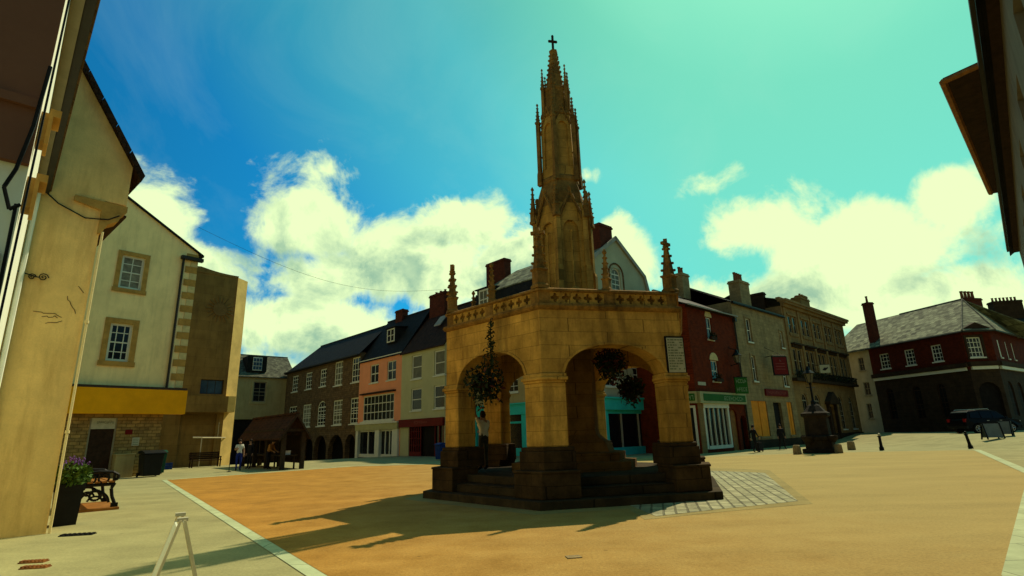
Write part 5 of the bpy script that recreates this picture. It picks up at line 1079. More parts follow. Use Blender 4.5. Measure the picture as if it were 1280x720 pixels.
def build_people():
    # basket waterer on the cross steps
    p = Vector((-.55, 13.55, 0)); d = ray(605, 588); zt = .60; t = (zt - H0) / d.z; p = Vector((0, 0, H0)) + d * t
    person('person in a white top on the cross steps, reaching up to water the hanging basket', p, -35, dict(lsh=(-.17, .02, 1.43), lel=(-.22, .12, 1.63), lwr=(-.20, .16, 1.86), lha=(-.20, .17, 1.94), rel=(.22, .10, 1.15), rwr=(.10, .26, 1.12), rha=(.05, .30, 1.12), jaw=(-.01, .05, 1.55), crown=(-.02, .0, 1.66)),
           ('whitecloth', 'olive', 'short', 'darkcloth'), z=zt)
    a = radians(-35); R_ = lambda x, y: (p.x + x * cos(a) + y * sin(a), p.y - x * sin(a) + y * cos(a))
    h = R_(-.20, .18); m = MB(); m.path([(h[0], h[1], zt + 1.55), (h[0], h[1], zt + 1.98), (h[0] - .12, h[1] + .05, zt + 2.35), (h[0] - .05, h[1] + .1, zt + 2.5)], .014, 6)
    m.path([(h[0], h[1], zt + 1.55), (h[0] + .02, h[1] - .05, zt + 1.0), (h[0] - .1, h[1] - .1, zt + .3), (h[0] - .3, h[1] + .1, zt + .02)], .012, 6)
    tag(m.build('watering_lance', M['black']), 'thin black watering lance and hose raised to the hanging basket', 'watering lance')
    person('person in dark clothes and shorts walking past the arched passage by the inn', gnd(945, 566), 75, WALK, ('darkcloth', 'darkcloth', 'long', 'darkcloth'), group='walkers by the inn')
    b = gnd(950, 565); m = MB(); z = zg(b.x, b.y); m.box(-.22, .22, -.14, .14, .08, .62); m.path([(-.2, -.12, .6), (-.2, -.12, 1.0), (.2, -.12, 1.0), (.2, -.12, .6)], .015, 5); 
    for x in (-.17, .17): m.ball((x, -.1, .05), .05, .04, .05, 8, 4)
    tag(m.build('shopping_trolley', M['darkcloth'], loc=(b.x, b.y, z), rz=.6), 'dark upright object at the side of the walker by the passage', 'trolley')
    person('person in a dark coat standing at the door of the inn', gnd(979, 562), 190, dict(lkn=(-.14, .03, .5), lan=(-.16, 0, .09), lto=(-.2, .15, .035), ran=(.2, -.02, .09), rkn=(.15, .03, .5), rto=(.26, .12, .035)), ('darkcloth', 'darkcloth', 'long', 'darkcloth'), group='walkers by the inn')
    person('person in a pale top and blue trousers at the left corner of the market shed', gnd(297, 588.5), 150, dict(rel=(.24, .10, 1.16), rwr=(.15, .28, 1.2), rha=(.12, .33, 1.22)), ('whitecloth', 'bluecloth', 'short', 'darkcloth'), group='people at the market shed')
    person('person in an orange top and dark trousers leaning in the middle of the market shed', gnd(334, 586.5), 100, dict(waist=(0, .05, 1.1), chest=(0, .14, 1.28), neck=(0, .22, 1.43), jaw=(0, .27, 1.51), crown=(0, .29, 1.62), lsh=(-.17, .16, 1.38), rsh=(.17, .16, 1.38), lel=(-.22, .22, 1.12), rel=(.22, .22, 1.12), lwr=(-.18, .42, 1.0), rwr=(.18, .42, 1.0), lha=(-.18, .49, .97), rha=(.18, .49, .97)), ('orange', 'darkcloth', 'long', 'darkcloth'), group='people at the market shed')
    person('person in dark clothes standing behind the pale topped person at the market shed', gnd(311, 586), 200, {}, ('darkcloth', 'darkcloth', 'long', 'darkcloth'), group='people at the market shed')

# ------------------------------------------------------------------ things in the square
def basket(label, at, r, n, flowers, chain_top, seed):
    root = empty('hanging_basket', at, 0, label, 'hanging basket', 'hanging baskets in the cross arches')
    m = MB().ngon(0, 0, [(r * .2, -r * .40), (r * .45, -r * .28), (r * .55, -.06), (r * .5, -.05)], 12); m.build('basket', M['wood'], root)
    m = MB(); q = MB()
    for _ in range(n):
        d = Vector((R.gauss(0, 1), R.gauss(0, 1), R.gauss(0, .8))).normalized() * r * (.35 + .75 * R.random()); d.z *= .9
        if R.random() < .22: d.z = -abs(d.z) - R.random() * r * .75; d.x *= .8; d.y *= .8
        (q if R.random() < flowers else m).leaf(d, R.uniform(.05, .10))
    m.build('foliage', M['darkleaf'], root); q.build('flowers', M['redflower'], root)
    m = MB()
    for a in (0, 2.1, 4.2): m.tube((r * .8 * cos(a), r * .8 * sin(a), 0), (0, 0, chain_top * .55), .008, .008, 4)
    m.tube((0, 0, chain_top * .55), (0, 0, chain_top), .01, .01, 4); m.build('chain', M['black'], root)
def build_baskets():
    # left arch: its middle, hanging just outside the wall line; others deeper under the vault
    a0 = (CX + 3.83 * sin(TH - pi / 3), CY - 3.83 * cos(TH - pi / 3)); a1 = (CX + 3.83 * sin(TH), CY - 3.83 * cos(TH))
    def P(px, py, dist): d = ray(px, py); return Vector((0, 0, H0)) + d * (dist / d.y)
    p = P(606, 477, 14.6); basket('large dark hanging basket in the left arch above the person watering', p, .52, 640, .06, 3.72 - p.z, 1)
    m = MB(); c = MB()
    b = P(613, 398, 14.25); e = P(614, 462, 14.25)
    m.tube(b, e, .012, .02, 5)
    for i in range(230): t = R.random() ** .7; m.leaf((b.x + (e.x - b.x) * t + R.gauss(0, .03 + .07 * t), b.y - .05 + R.gauss(0, .04), b.z + (e.z - b.z) * t), .05)
    o = m.build('trailing_plant', M['darkleaf']); tag(o, 'dark dry plant trailing down the face of the cross above the left arch', 'plant')
    p = P(763, 452, 15.6); basket('dark red flowered hanging basket high under the right arch', p, .46, 900, .22, 4.5 - p.z, 2)
    p = P(788, 484, 17.6); basket('lower hanging basket against the turquoise shop in the right arch', p, .42, 900, .10, 4.5 - p.z, 3)

def bollard(px, py, label, tilt=0):
    p = gnd(px, py); root = empty('bollard', (p.x, p.y, zg(p.x, p.y)), 0, label, 'bollard', 'black bollards on the right')
    root.rotation_euler = (0, tilt, 0)
    MB().ngon(0, 0, [(.13, -.05), (.13, .18), (.10, .2), (.085, .3), (.075, .78), (.11, .8), (.11, .84), (.07, .86)], 14).build('post', M['black'], root, smooth=False)
    m = MB().ball((0, 0, .93), .075, .075, .085, 12, 8); m.build('cap', M['steel' if tilt == 0 else 'black'], root, smooth=True)
def stub(px, py, s, label):
    p = gnd(px, py); m = MB(); h = .52 * s; m.ngon(0, 0, [(.22 * s, -.05), (.23 * s, .1), (.20 * s, h * .9), (.15 * s, h)], 9, R.random()); o = m.build('stone_stub', M['stonepost'], loc=(p.x, p.y, zg(p.x, p.y)), rz=R.random()); tag(o, label, 'stone post', 'stub posts round the fountain')
def lantern(mm, mp, x, y, z, s=1):
    mm.ngon(x, y, [(.06 * s, z), (.16 * s, z + .05 * s)], 6); mp.ngon(x, y, [(.15 * s, z + .051 * s), (.27 * s, z + .55 * s)], 6); mm.ngon(x, y, [(.32 * s, z + .551 * s), (.34 * s, z + .58 * s), (.14 * s, z + .78 * s), (.10 * s, z + .9 * s), (.05 * s, z + 1.0 * s)], 6)
    for i in range(6): a = pi / 3 * i; mm.tube((x + .155 * s * cos(a), y + .155 * s * sin(a), z + .05 * s), (x + .275 * s * cos(a), y + .275 * s * sin(a), z + .56 * s), .016 * s, .016 * s, 4)
def build_fountain():
    p = gnd(1027, 566); r = empty('memorial_fountain', (p.x, p.y, 0), .4, 'dark stone memorial fountain carrying a lamp post, in front of the bank', 'fountain')
    MB().ngon(0, 0, [(1.0, -.05), (1.0, .22), (.95, .24)], 8).build('base', M['monument'], r)
    m = MB().ngon(0, 0, [(.80, .24), (.80, .7), (.92, .78), (.92, .95), (.70, 1.0), (.66, 2.05), (.80, 2.15), (.80, 2.3), (.62, 2.4), (.34, 2.75), (.2, 2.85)], 8); m.build('pillar', M['monument'], r)
    for k in range(4): a = pi / 2 * k; MB().ngon(.86 * cos(a), .86 * sin(a), [(.16, .6), (.32, .86), (.32, .98), (.26, .98), (.22, .9)], 12).build('basin', M['monument'], r)
    m = MB().ngon(0, 0, [(.14, 2.8), (.14, 3.0), (.07, 3.1), (.055, 4.0), (.1, 4.05), (.05, 4.12)], 10); m.tube((-.35, 0, 3.85), (.35, 0, 3.85), .025, .025, 6); o = m.build('lamp_post', M['black'], r)
    a, b = MB(), MB(); lantern(a, b, 0, 0, 4.1, 1.05); a.build('lantern_frame', M['black'], o); b.build('lantern_glass', M['blind'], o)
    stub(997, 568, 1.0, 'stone stub post left of the fountain, nearest the inn'); stub(1013, 564, .95, 'stone stub post close behind the left side of the fountain'); stub(1049, 566.5, 1.0, 'squat stone stub post touching the right side of the fountain'); stub(1065, 562.5, 1.05, 'stone stub post farthest right of the fountain')

def build_signs():
    def on(A, deg, px, py, off=0):
        d = dr(deg); n = Vector((-d.y, d.x, 0)); o = Vector((A[0], A[1], 0)) + n * off; r = ray(px, py); c = Vector((0, 0, H0)); t = n.dot(o - c) / n.dot(r); return c + r * t
    d = dr(ID); n = Vector((-d.y, d.x, 0)); rz = atan2(d.y, d.x)
    # red pictorial inn sign on an iron bracket, board across the street
    p = on(IA, ID, 975, 457, -1.1); r = empty('hanging_inn_sign', (p.x, p.y, p.z), rz - .55, 'red hanging inn sign on a black iron bracket, on the stone inn', 'hanging sign')
    m = MB(); m.box(-.62, .62, -.05, .05, -.72, .68); o = m.build('sign_board', M['red'], r); m = MB(); m.box(-.68, .68, -.06, .06, .68, .76); m.box(-.68, .68, -.06, .06, -.8, -.72); m.box(-.68, -.62, -.06, .06, -.72, .68); m.box(.62, .68, -.06, .06, -.72, .68); m.build('sign_frame', M['black'], o)
    m = MB()
    for i in range(3): m.box(-.42, .42, -.056, -.051, .12 - i * .22, .18 - i * .22)
    m.ngon(0, -.053, [(.01, .3), (.12, .32), (.02, .52)], 8); m.build('sign_lettering', M['rletter'], o)
    m = MB(); m.tube((-.55, 1.08, .82), (-.55, .0, .82), .03); m.tube((-.55, 1.08, .82), (-.55, 1.08, 1.9), .03); m.tube((-.55, 1.08, 1.7), (.4, .0, .80), .018); m.tube((-.6, 0, .82), (.6, 0, .82), .03); m.build('bracket', M['black'], r)
    # green hanging sign between brick house and inn
    p = on(IA, ID, 926.5, 482, -.75); r = empty('hanging_shop_sign', (p.x, p.y, p.z), rz - .5, 'green hanging shop sign with pale letters between the brick house and the inn', 'hanging sign')
    m = MB(); m.box(-.52, .52, -.05, .05, -.58, .58); o = m.build('sign_board', M['gsign'], r); m = MB()
    for z0 in (.18, -.42): strokes(m, -.45, .45, -.061, z0, z0 + .28, 5)
    m.build('sign_lettering', M['letter'], o); m = MB(); m.box(-.56, .56, -.045, .045, .581, .63); m.tube((.0, 0, .63), (.3, .75, .75), .025); m.build('bracket', M['black'], r)
    # wall lantern under the brick house eaves
    p = on(IA, ID, 921, 446, -.55); r = empty('wall_lantern', (p.x, p.y, p.z - .5), rz, 'black wall lantern on a bracket high between the red brick house and the inn', 'lantern')
    a, b = MB(), MB(); lantern(a, b, 0, 0, 0, 1.05); a.tube((0, 0, 1.0), (0, .55, 1.25), .03); a.tube((0, .0, -.02), (0, .55, -.1), .03); a.build('lantern_frame', M['black'], r); b.build('lantern_glass', M['curtain'], r)
    # small pale bird like sign on bank
    p = on(IA, ID, 1031, 461, -1.0); r = empty('bracket_sign', (p.x, p.y, p.z), rz - .9, 'small pale square sign with a dark emblem on a bracket in front of the bank', 'hanging sign')
    m = MB(); m.box(-.45, .45, -.04, .04, -.38, .38); o = m.build('sign_board', M['grey'], r); m = MB(); m.extr_y([(-.25, -.1), (.0, -.18), (.25, .02), (.3, .15), (.1, .1), (-.05, .12), (-.15, .0)], -.05, -.041); m.build('emblem', M['darkcloth'], o); m = MB(); m.tube((.4, 0, .42), (-.5, .95, .45), .025); m.tube((-.4, 0, .42), (.42, 0, .42), .02); m.build('bracket', M['black'], r)

def build_shed():
    # low tiled market shed on oak posts
    fr = gnd(352, 587.5); fl = gnd(300, 589)
    ang = radians(180 - 137.6 + 180)
    gdir = dr(-47); # ridge runs away to the left like the stalls
    P0 = Vector((fr.x, fr.y, 0)); deg = 138
    s = Fac('market_shed', 'low open market shed with brown tiled roof on oak posts beside the brown tower', 'market stall', (fr.x, fr.y), 50)
    # gable end faces right-front: local x along gable to the right-back, y along the ridge away left
    W_ = 1.1; L_ = 8.2
    for (x, y) in ((0, 0), (W_, 0), (0, L_ * .36), (0, L_ * .68), (0, L_), (W_, L_ * .5), (W_, L_)):
        s.box('post', x - .11, x + .11, y - .11, y + .11, -.05, 2.1, 'post')
    m = MB(); m.box(-.1, W_ + .1, -.08, .08, 2.1, 2.25); m.box(-.08, .08, .08, L_ + .1, 2.1, 2.25); m.box(W_ - .08, W_ + .08, .08, L_ + .1, 2.1, 2.25); m.box(-.1, W_ + .1, L_ - .08, L_ + .08, 2.1, 2.24); s.part('beam', m, M['post'])
    zr = 3.05; m = MB(); e = .36; sl = (zr - 2.2) / (W_ / 2)
    m.slab([(-e, -.35, 2.2 - e * sl), (W_ / 2, -.35, zr), (W_ / 2, L_ + .35, zr), (-e, L_ + .35, 2.2 - e * sl)], -.09); m.slab([(W_ + e, L_ + .35, 2.2 - e * sl), (W_ / 2 + .01, L_ + .35, zr), (W_ / 2 + .01, -.35, zr), (W_ + e, -.35, 2.2 - e * sl)], -.09)
    r = s.part('roof', m, M['tileshed']); m = MB()
    for i in range(20): y = -.3 + i * .44; m.ngon(W_ / 2, y, [(.02, zr)], 3) if 0 else m.box(W_ / 2 - .12, W_ / 2 + .12, y, y + .40, zr + .02, zr + .13)
    s.part('ridge_tiles', m, M['tileshed'], r)
    m = MB(); m.face([(0, -.02, 2.25), (W_, -.02, 2.25), (W_ / 2, -.02, zr - .05)]); s.part('gable_boards', m, M['wood']); m = MB(); m.extr_y([(-e, 2.2 - e * sl - .1), (W_ / 2, zr - .1), (W_ + e, 2.2 - e * sl - .1), (W_ + e, 2.2 - e * sl + .05), (W_ / 2, zr + .06), (-e, 2.2 - e * sl + .05)], -.40, -.355); s.part('barge_board', m, M['post'])
    m = MB(); m.box(.1, .95, .3, L_ - .3, .72, .80)
    for y in (.5, L_ / 2, L_ - .5):
        for x in (.2, .8): m.box(x, x + .08, y, y + .08, 0, .72)
    s.part('counter', m, M['post'])
    s.box('back_boards', W_ + .13, W_ + .17, .2, L_, .3, 1.9, 'wood')
    q = s.W(.45, .7); m = MB(); m.box(-.16, .16, -.13, .13, 0, .2); m.box(-.18, .18, -.15, .15, .2, .23); tag(m.build('white_box', M['whitecloth'], loc=(q.x, q.y, .80), rz=.7), 'small white box on the counter of the market shed', 'box')

def build_furniture():
    # planter with lavender
    rz = radians(42)
    a = gnd(82, 652.5); d42 = dr(42); nb = Vector((-d42.y, d42.x, 0))
    c = Vector((-9.29, 11.5, 0)) + d42 * .46 + nb * 1.22
    r = empty('planter', (c.x, c.y, 0), rz, 'square black planter with green leaves and a few purple flowers at the peach wall corner', 'planter')
    m = MB(); m.loft([[(-.21, -.21, 0), (.21, -.21, 0), (.21, .21, 0), (-.21, .21, 0)], [(-.25, -.25, .80), (.25, -.25, .80), (.25, .25, .80), (-.25, .25, .80)]]); m.box(-.27, .27, -.27, .27, .70, .84); m.build('box', M['blackbin'], r)
    m = MB(); q = MB()
    for _ in range(1100):
        t = R.random(); a_ = R.uniform(0, 6.28); rr = .36 * sqrt(R.random()); z = .84 + t * .42 * (1.15 - rr); m.leaf((rr * cos(a_), rr * sin(a_), z), R.uniform(.035, .085))
    for _ in range(22):
        a_ = R.uniform(0, 6.28); rr = .28 * sqrt(R.random()); x, y = rr * cos(a_), rr * sin(a_); h = R.uniform(1.10, 1.34); m.tube((x, y, .9), (x * 1.1, y * 1.1, h), .006, .004, 4)
        for k in range(4): q.ball((x * 1.1 + R.gauss(0, .012), y * 1.1 + R.gauss(0, .012), h + k * .025), .02, None, .022, 5, 3)
    m.build('foliage', M['leaf'], r); q.build('lavender_flowers', M['purple'], r)
    # cast iron bench seen end on
    g = gnd(123, 637); ang = radians(42)
    r = empty('cast_iron_bench', (g.x, g.y, 0), ang, 'black cast iron bench with orange slats seen end on beside the planter', 'bench')
    # local x = across the seat (front to the right), y = along the bench away
    def end(y):
        m = MB(); S_ = lambda pts, rad=.028: m.path([(x, y, z) for x, z in pts], rad, 6)
        S_([(-.38, .12), (-.30, .30), (-.27, .48), (-.30, .75), (-.40, 1.02)], .032); S_([(.34, .12), (.28, .26), (.25, .42), (.30, .52)], .032); S_([(-.28, .50), (.30, .50)], .035)
        S_([(-.30, .74), (.0, .76), (.24, .74), (.34, .68), (.34, .60), (.28, .58)], .03); S_([(.28, .50), (.27, .70)], .026)
        arc = lambda cx_, cz_, rad, a0, a1, n=10: [(cx_ + rad * cos(a0 + (a1 - a0) * i / n), cz_ + rad * sin(a0 + (a1 - a0) * i / n)) for i in range(n + 1)]
        S_(arc(-.02, .12, .26, .1, pi - .1), .024); S_(arc(0, .30, .10, 0, 6.28), .024); S_(arc(-.12, .62, .09, 0, 6.28), .02); S_(arc(.10, .62, .09, 0, 6.28), .02); S_(arc(0, .15, .13, .3, pi - .3), .02)
        m.box(-.44, -.32, y - .04, y + .04, .0, .13); m.box(.28, .40, y - .04, y + .04, .0, .13)
        return m
    for y in (0, 1.5): end(y).build('iron_end', M['black'], r)
    m = MB()
    for i in range(5): x = -.24 + i * .12; m.box(x - .045, x + .045, -.05, 1.55, .535, .565)
    m.build('seat_slats', M['litwood'], r); m = MB()
    for i in range(4): z = .66 + i * .105; x = -.30 - i * .035; m.box(x - .02, x + .015, -.05, 1.55, z, z + .08)
    m.build('back_slats', M['black'], r); m = MB(); m.box(-.46, .42, -.12, 1.62, -.02, .05); m.build('plinth_board', M['litwood'], r)
    r.scale = (1.28, 1.28, 1.28); q = gnd(116, 639); r.location = (q.x, q.y, 0)
    # wheelie bin, stone cabinet, blue crate by the rubble wall
    def wbin(name, px, py, h, w, mt, label, rz, mt2=None):
        p = gnd(px, py); r = empty(name, (p.x, p.y, zg(p.x, p.y)), rz, label, 'bin')
        m = MB(); m.loft([[(-w * .42, -w * .42, .06), (w * .42, -w * .42, .06), (w * .42, w * .42, .06), (-w * .42, w * .42, .06)], [(-w * .5, -w * .5, h * .86), (w * .5, -w * .5, h * .86), (w * .5, w * .5, h * .86), (-w * .5, w * .5, h * .86)]]); m.build('body', M[mt], r, bevel=.03)
        m = MB(); m.extr_x([(-w * .58, h * .87), (w * .55, h * .87), (w * .5, h * .98), (-w * .1, h), (-w * .55, h * .92)], -w * .54, w * .54); m.build('lid', M[mt2 or mt], r, bevel=.015)
        m = MB(); m.tube((-w * .5, w * .62, h * .9), (w * .5, w * .62, h * .9), .02, .02, 6); m.build('handle', M[mt2 or mt], r)
        for x in (-w * .46, w * .46): m = MB(); m.tube((x - .03, w * .42, .11), (x + .03, w * .42, .11), .11, .11, 12); m.build('wheel', M['black'], r)
    wbin('wheelie_bin', 186, 596, 1.32, .92, 'blackbin', 'black wheelie bin with green lid edge against the rubble stone wall', radians(50), 'blackbin')
    wbin('wheelie_bin', 196, 592.5, 1.28, .62, 'gbin', 'green wheelie bin half hidden beside the black one at the rubble wall', radians(50))
    wbin('wheelie_bin', 551, 575, 1.15, .62, 'blue', 'blue wheelie bin outside the dark red shopfront', radians(-45))
    p = gnd(151, 597); m = MB(); m.box(-.42, .42, -.25, .25, -.02, 1.12); m.box(-.46, .46, -.29, .29, 1.12, 1.18); m.box(-.02, .02, -.262, -.25, .1, 1.05); tag(m.build('utility_cabinet', M['dpale'], loc=(p.x, p.y, 0), rz=radians(50), bevel=.015), 'drab utility cabinet against the rubble wall right of the door', 'cabinet')
    p = gnd(204, 587); m = MB()
    for z in (.0, .14, .28): m.box(-.45, .45, -.3, -.26, z, z + .11); m.box(-.45, .45, .26, .3, z, z + .11); m.box(-.45, -.41, -.26, .26, z, z + .11); m.box(.41, .45, -.26, .26, z, z + .11)
    m.box(-.44, .44, -.28, .28, 0, .03)
    for x in (-.45, .41):
        for y in (-.3, .26): m.box(x - .003, x + .043, y - .003, y + .043, 0, .42)
    tag(m.build('crate', M['blue'], loc=(p.x, p.y, 0), rz=.7), 'low blue crate on the paving at the foot of the brown tower', 'crate')
    # timber bench before the tower
    p = gnd(256, 584); r = empty('timber_bench', (p.x, p.y, 0), radians(45), 'dark timber bench with slatted back in front of the brown tower', 'bench')
    m = MB()
    for i in range(4): m.box(-.95, .95, -.25 + i * .13, -.14 + i * .13, .43, .47)
    m.build('seat', M['wood'], r); m = MB()
    for i in range(4): m.box(-.95, .95, .27 + i * .02, .31 + i * .02, .52 + i * .12, .62 + i * .12)
    m.build('backrest', M['wood'], r)
    for x in (-.9, .84):
        for y in (-.24, .26): m = MB().box(x, x + .07, y, y + .07, 0, .66 if y < 0 else 1.0); m.build('leg', M['wood'], r)
        m = MB().box(x - .005, x + .075, -.28, .26, .64, .69); m.build('armrest', M['wood'], r)
    # galvanised hoop rail
    a, b = gnd(248, 584), gnd(282, 581); dd = (b - a); m = MB(); z1 = 1.95; m.path([(a.x, a.y, 0), (a.x, a.y, z1)], .03); m.path([(a.x, a.y, z1), (b.x, b.y, z1)], .045); m.path([(b.x, b.y, z1), (b.x, b.y, 0)], .03); m.path([(a.x - .45, a.y - .3, z1 + .02), (a.x, a.y, z1)], .045); c = a.lerp(b, .55); m.path([(c.x, c.y, z1), (c.x + .0, c.y, z1 + 1.15)], .014)
    tag(m.build('hoop_rail', M['steel']), 'tall galvanised metal hoop rail standing over the timber bench', 'rail')
    p = gnd(286, 590); m = MB(); m.tube((p.x, p.y, 0), (p.x, p.y, 1.05), .02); m.ngon(p.x, p.y, [(.12, 0), (.12, .03), (.03, .05)], 10); tag(m.build('thin_post', M['black']), 'thin dark post standing left of the market shed', 'post')
    # folding A board close to the viewer, seen edge on
    ap = gnd(228.5, 652, z=.97)
    r = empty('folding_sign', (ap.x, ap.y, 0), radians(33), 'pale wooden folding pavement sign seen edge on at the bottom left', 'pavement sign')
    th = .25
    for sx in (-1, 1):
        m = MB(); w = .58; t = .024
        foot = sx * (.30 if sx < 0 else .30)
        def leg(y0, y1, xa, xb): m.loft([[(xa, y0, 1.03), (xa + sx * t, y0, 1.03), (xa + sx * t, y1, 1.03), (xa, y1, 1.03)], [(xb, y0, 0), (xb + sx * t, y0, 0), (xb + sx * t, y1, 0), (xb, y1, 0)]])
        leg(0, .036, sx * .005, foot); leg(w - .036, w, sx * .005, foot)
        f = m.build('side_frame', M['palewood'], r); m = MB()
        def at(z): return sx * .005 + (foot - sx * .005) * (1 - z / 1.03)
        m.loft([[(at(.97) + sx * .006, .05, .97), (at(.97) + sx * .022, .05, .97), (at(.97) + sx * .022, w - .05, .97), (at(.97) + sx * .006, w - .05, .97)], [(at(.16) + sx * .006, .05, .16), (at(.16) + sx * .022, .05, .16), (at(.16) + sx * .022, w - .05, .16), (at(.16) + sx * .006, w - .05, .16)]]); m.build('panel', M['frame'], f)
    r.scale = (.95, .95, .95)
    m = MB(); m.box(-.045, .045, .02, .1, 1.02, 1.05); m.box(-.045, .045, .48, .56, 1.02, 1.05); m.build('hinge', M['steel'], r)
    # A boards by the car
    for px, py, ang, label, w, h in ((1242.5, 551, .06, 'grey pavement sign board standing in front of the black car', 1.22, .98), (1259, 545, -.9, 'second smaller pavement sign board standing behind the grey one', .70, .92)):
        p = gnd(px, py); z0 = zg(p.x, p.y); r = empty('pavement_sign', (p.x, p.y, z0), ang, label, 'pavement sign', 'sign boards near the car')
        for sy in (-1, 1):
            m = MB(); m.loft([[(-w / 2, sy * .20, .12), (w / 2, sy * .20, .12), (w / 2, sy * .20 + .03, .12), (-w / 2, sy * .20 + .03, .12)], [(-w / 2, sy * .04, h), (w / 2, sy * .04, h), (w / 2, sy * .04 + .03, h), (-w / 2, sy * .04 + .03, h)]]); f = m.build('panel', M['slateboard'], r)
            m = MB()
            for x in (-w / 2, w / 2 - .07): m.loft([[(x, sy * .23 - .03, 0), (x + .07, sy * .23 - .03, 0), (x + .07, sy * .23 + .03, 0), (x, sy * .23 + .03, 0)], [(x, sy * .04 - .03, h + .04), (x + .07, sy * .04 - .03, h + .04), (x + .07, sy * .04 + .02, h + .04), (x, sy * .04 + .02, h + .04)]])
            m.build('leg_frame', M['black'], r)
    bollard(1102.5, 563, 'black bollard with a pale domed cap, standing alone right of the fountain'); bollard(1214, 561, 'leaning black bollard at the end of the pale kerb line near the car', -.14)
    # wire across the square
    d = ray(248, 284); p = Vector((0, 0, H0)) + d * (31.5 / d.y); d = ray(552, 362); q = Vector((0, 0, H0)) + d * (47 / d.y)
    m = MB(); pts = [p.lerp(q, i / 24) - Vector((0, 0, 1.6 * sin(pi * i / 24))) for i in range(25)]; m.path(pts, .009, 5); tag(m.build('overhead_wire', M['pipe']), 'thin wire slung between the cream house and the green house chimney', 'wire')

def car(px, py, ang, label, z=None, grp='cars parked by the corner building'):
    p = gnd(px, py, z); L_, W_ = 4.75, 1.86
    r = empty('parked_car', (p.x, p.y, zg(p.x, p.y)), ang, label, 'car', grp)
    hw = W_ / 2
    prof = [(-2.36, .42), (-2.38, .75), (-2.33, 1.02), (-2.26, 1.10), (-2.05, 1.60), (-1.9, 1.70), (-1.0, 1.76), (.1, 1.74), (.45, 1.66), (1.12, 1.12), (1.3, 1.08), (2.1, .98), (2.32, .84), (2.38, .60), (2.34, .36)]
    under = [(1.95, .34), (1.86, .55), (1.62, .73), (1.42, .76), (1.2, .72), (.98, .55), (.9, .34), (-.98, .34), (-1.06, .55), (-1.28, .72), (-1.5, .76), (-1.72, .72), (-1.94, .55), (-2.02, .36)]
    def hwid(z, x): 
        b = hw if z < 1.0 else hw - (z - 1.0) * .26
        return b * (1 - .10 * max(0, (abs(x) - 1.7) / .7) ** 2)
    P = prof + under; m = MB(); m.loft([[(x, -hwid(z, x), z) for x, z in P], [(x, -hwid(z, x) * .97, z) for x, z in P], [(x, hwid(z, x) * .97, z) for x, z in P], [(x, hwid(z, x), z) for x, z in P]])
    m.build('body', M['car'], r, bevel=.02)
    for sy in (-1, 1):
        for name, pts in (('front_side_window', [(.0, 1.14), (.95, 1.14), (.42, 1.58), (.0, 1.63)]), ('rear_side_window', [(-1.0, 1.14), (-.07, 1.14), (-.07, 1.63), (-1.0, 1.65)]), ('quarter_window', [(-1.95, 1.18), (-1.08, 1.14), (-1.08, 1.65), (-1.82, 1.58)])):
            m = MB(); m.loft([[(x, sy * (hwid(z, x) - .02), z) for x, z in pts], [(x, sy * (hwid(z, x) + .006), z) for x, z in pts]]); m.build(name, M['carglass'], r)
        m = MB(); m.tube((.95, sy * (hw + .05), 1.13), (.95, sy * (hw + .16), 1.15), .07, .09, 8); m.build('wing_mirror', M['car'], r)
        m = MB(); m.path([(-1.8, sy * .62, 1.76), (-1.7, sy * .62, 1.82), (-.1, sy * .62, 1.84), (.05, sy * .62, 1.78)], .02, 6); m.build('roof_rail', M['alloy'], r)
        for x in (-.55, .55): m = MB().box(x - .1, x + .1, *sorted((sy * (hw + .001), sy * (hw + .02))), .93, .96); m.build('door_handle', M['alloy'], r)
        m = MB(); m.box(-2.40, -2.2, *sorted((sy * .62, sy * .84)), .88, 1.12); m.build('tail_lamp', M['redlamp'], r); m = MB(); m.box(2.14, 2.36, *sorted((sy * .52, sy * .82)), .72, .90); m.build('headlight', M['clearlamp'], r)
        for x in (-1.5, 1.42):
            y = sy * (hw - .12); w = MB().tube((x, y - .11, .35), (x, y + .11, .35), .35, .35, 20).build('tyre', M['tyre'], r); m = MB(); yy = y + sy * .112
            for i in range(5): a = 2 * pi * i / 5; m.tube((x, yy, .35), (x + .22 * cos(a), yy, .35 + .22 * sin(a)), .035, .03, 5)
            m.tube((x, yy - .01, .35), (x, yy + .01, .35), .07, .07, 10)
            for i in range(16): a, b = 2 * pi * i / 16, 2 * pi * (i + 1) / 16; m.tube((x + .23 * cos(a), yy, .35 + .23 * sin(a)), (x + .23 * cos(b), yy, .35 + .23 * sin(b)), .02, .02, 4)
            m.build('wheel_rim', M['alloy'], w)
    m = MB(); m.slab([(.50, -.68, 1.655), (1.12, -.74, 1.14), (1.12, .74, 1.14), (.50, .68, 1.655)], -.012); m.build('windscreen', M['carglass'], r); m = MB(); m.slab([(-2.27, -.7, 1.14), (-2.27, .7, 1.14), (-2.08, .64, 1.58), (-2.08, -.64, 1.58)], -.012); m.build('rear_window', M['carglass'], r)
    m = MB(); m.box(-2.42, -2.30, -.9, .9, .38, .58); m.box(2.30, 2.42, -.88, .88, .34, .55); m.build('bumper', M['blackbin'], r)
    return r

M['tileshed'] = mat('weathered_brown_tile', (.07, .027, .011), .85, .3, 2, 'tile', (.042, .018, .008), (.2, .15), .014, .5, 18, axis='roof')
build_ground(); build_cross(); build_row_left(); build_row_right(); build_corner(); build_left(); build_right_near()
build_people(); build_baskets(); build_fountain(); build_signs(); build_shed(); build_furniture()
car(1233, 541, .10, 'black estate car with roof rails parked side on before the corner building')
car(1301, 536, .10, 'second dark car at the far right behind the first, mostly cut by the frame')


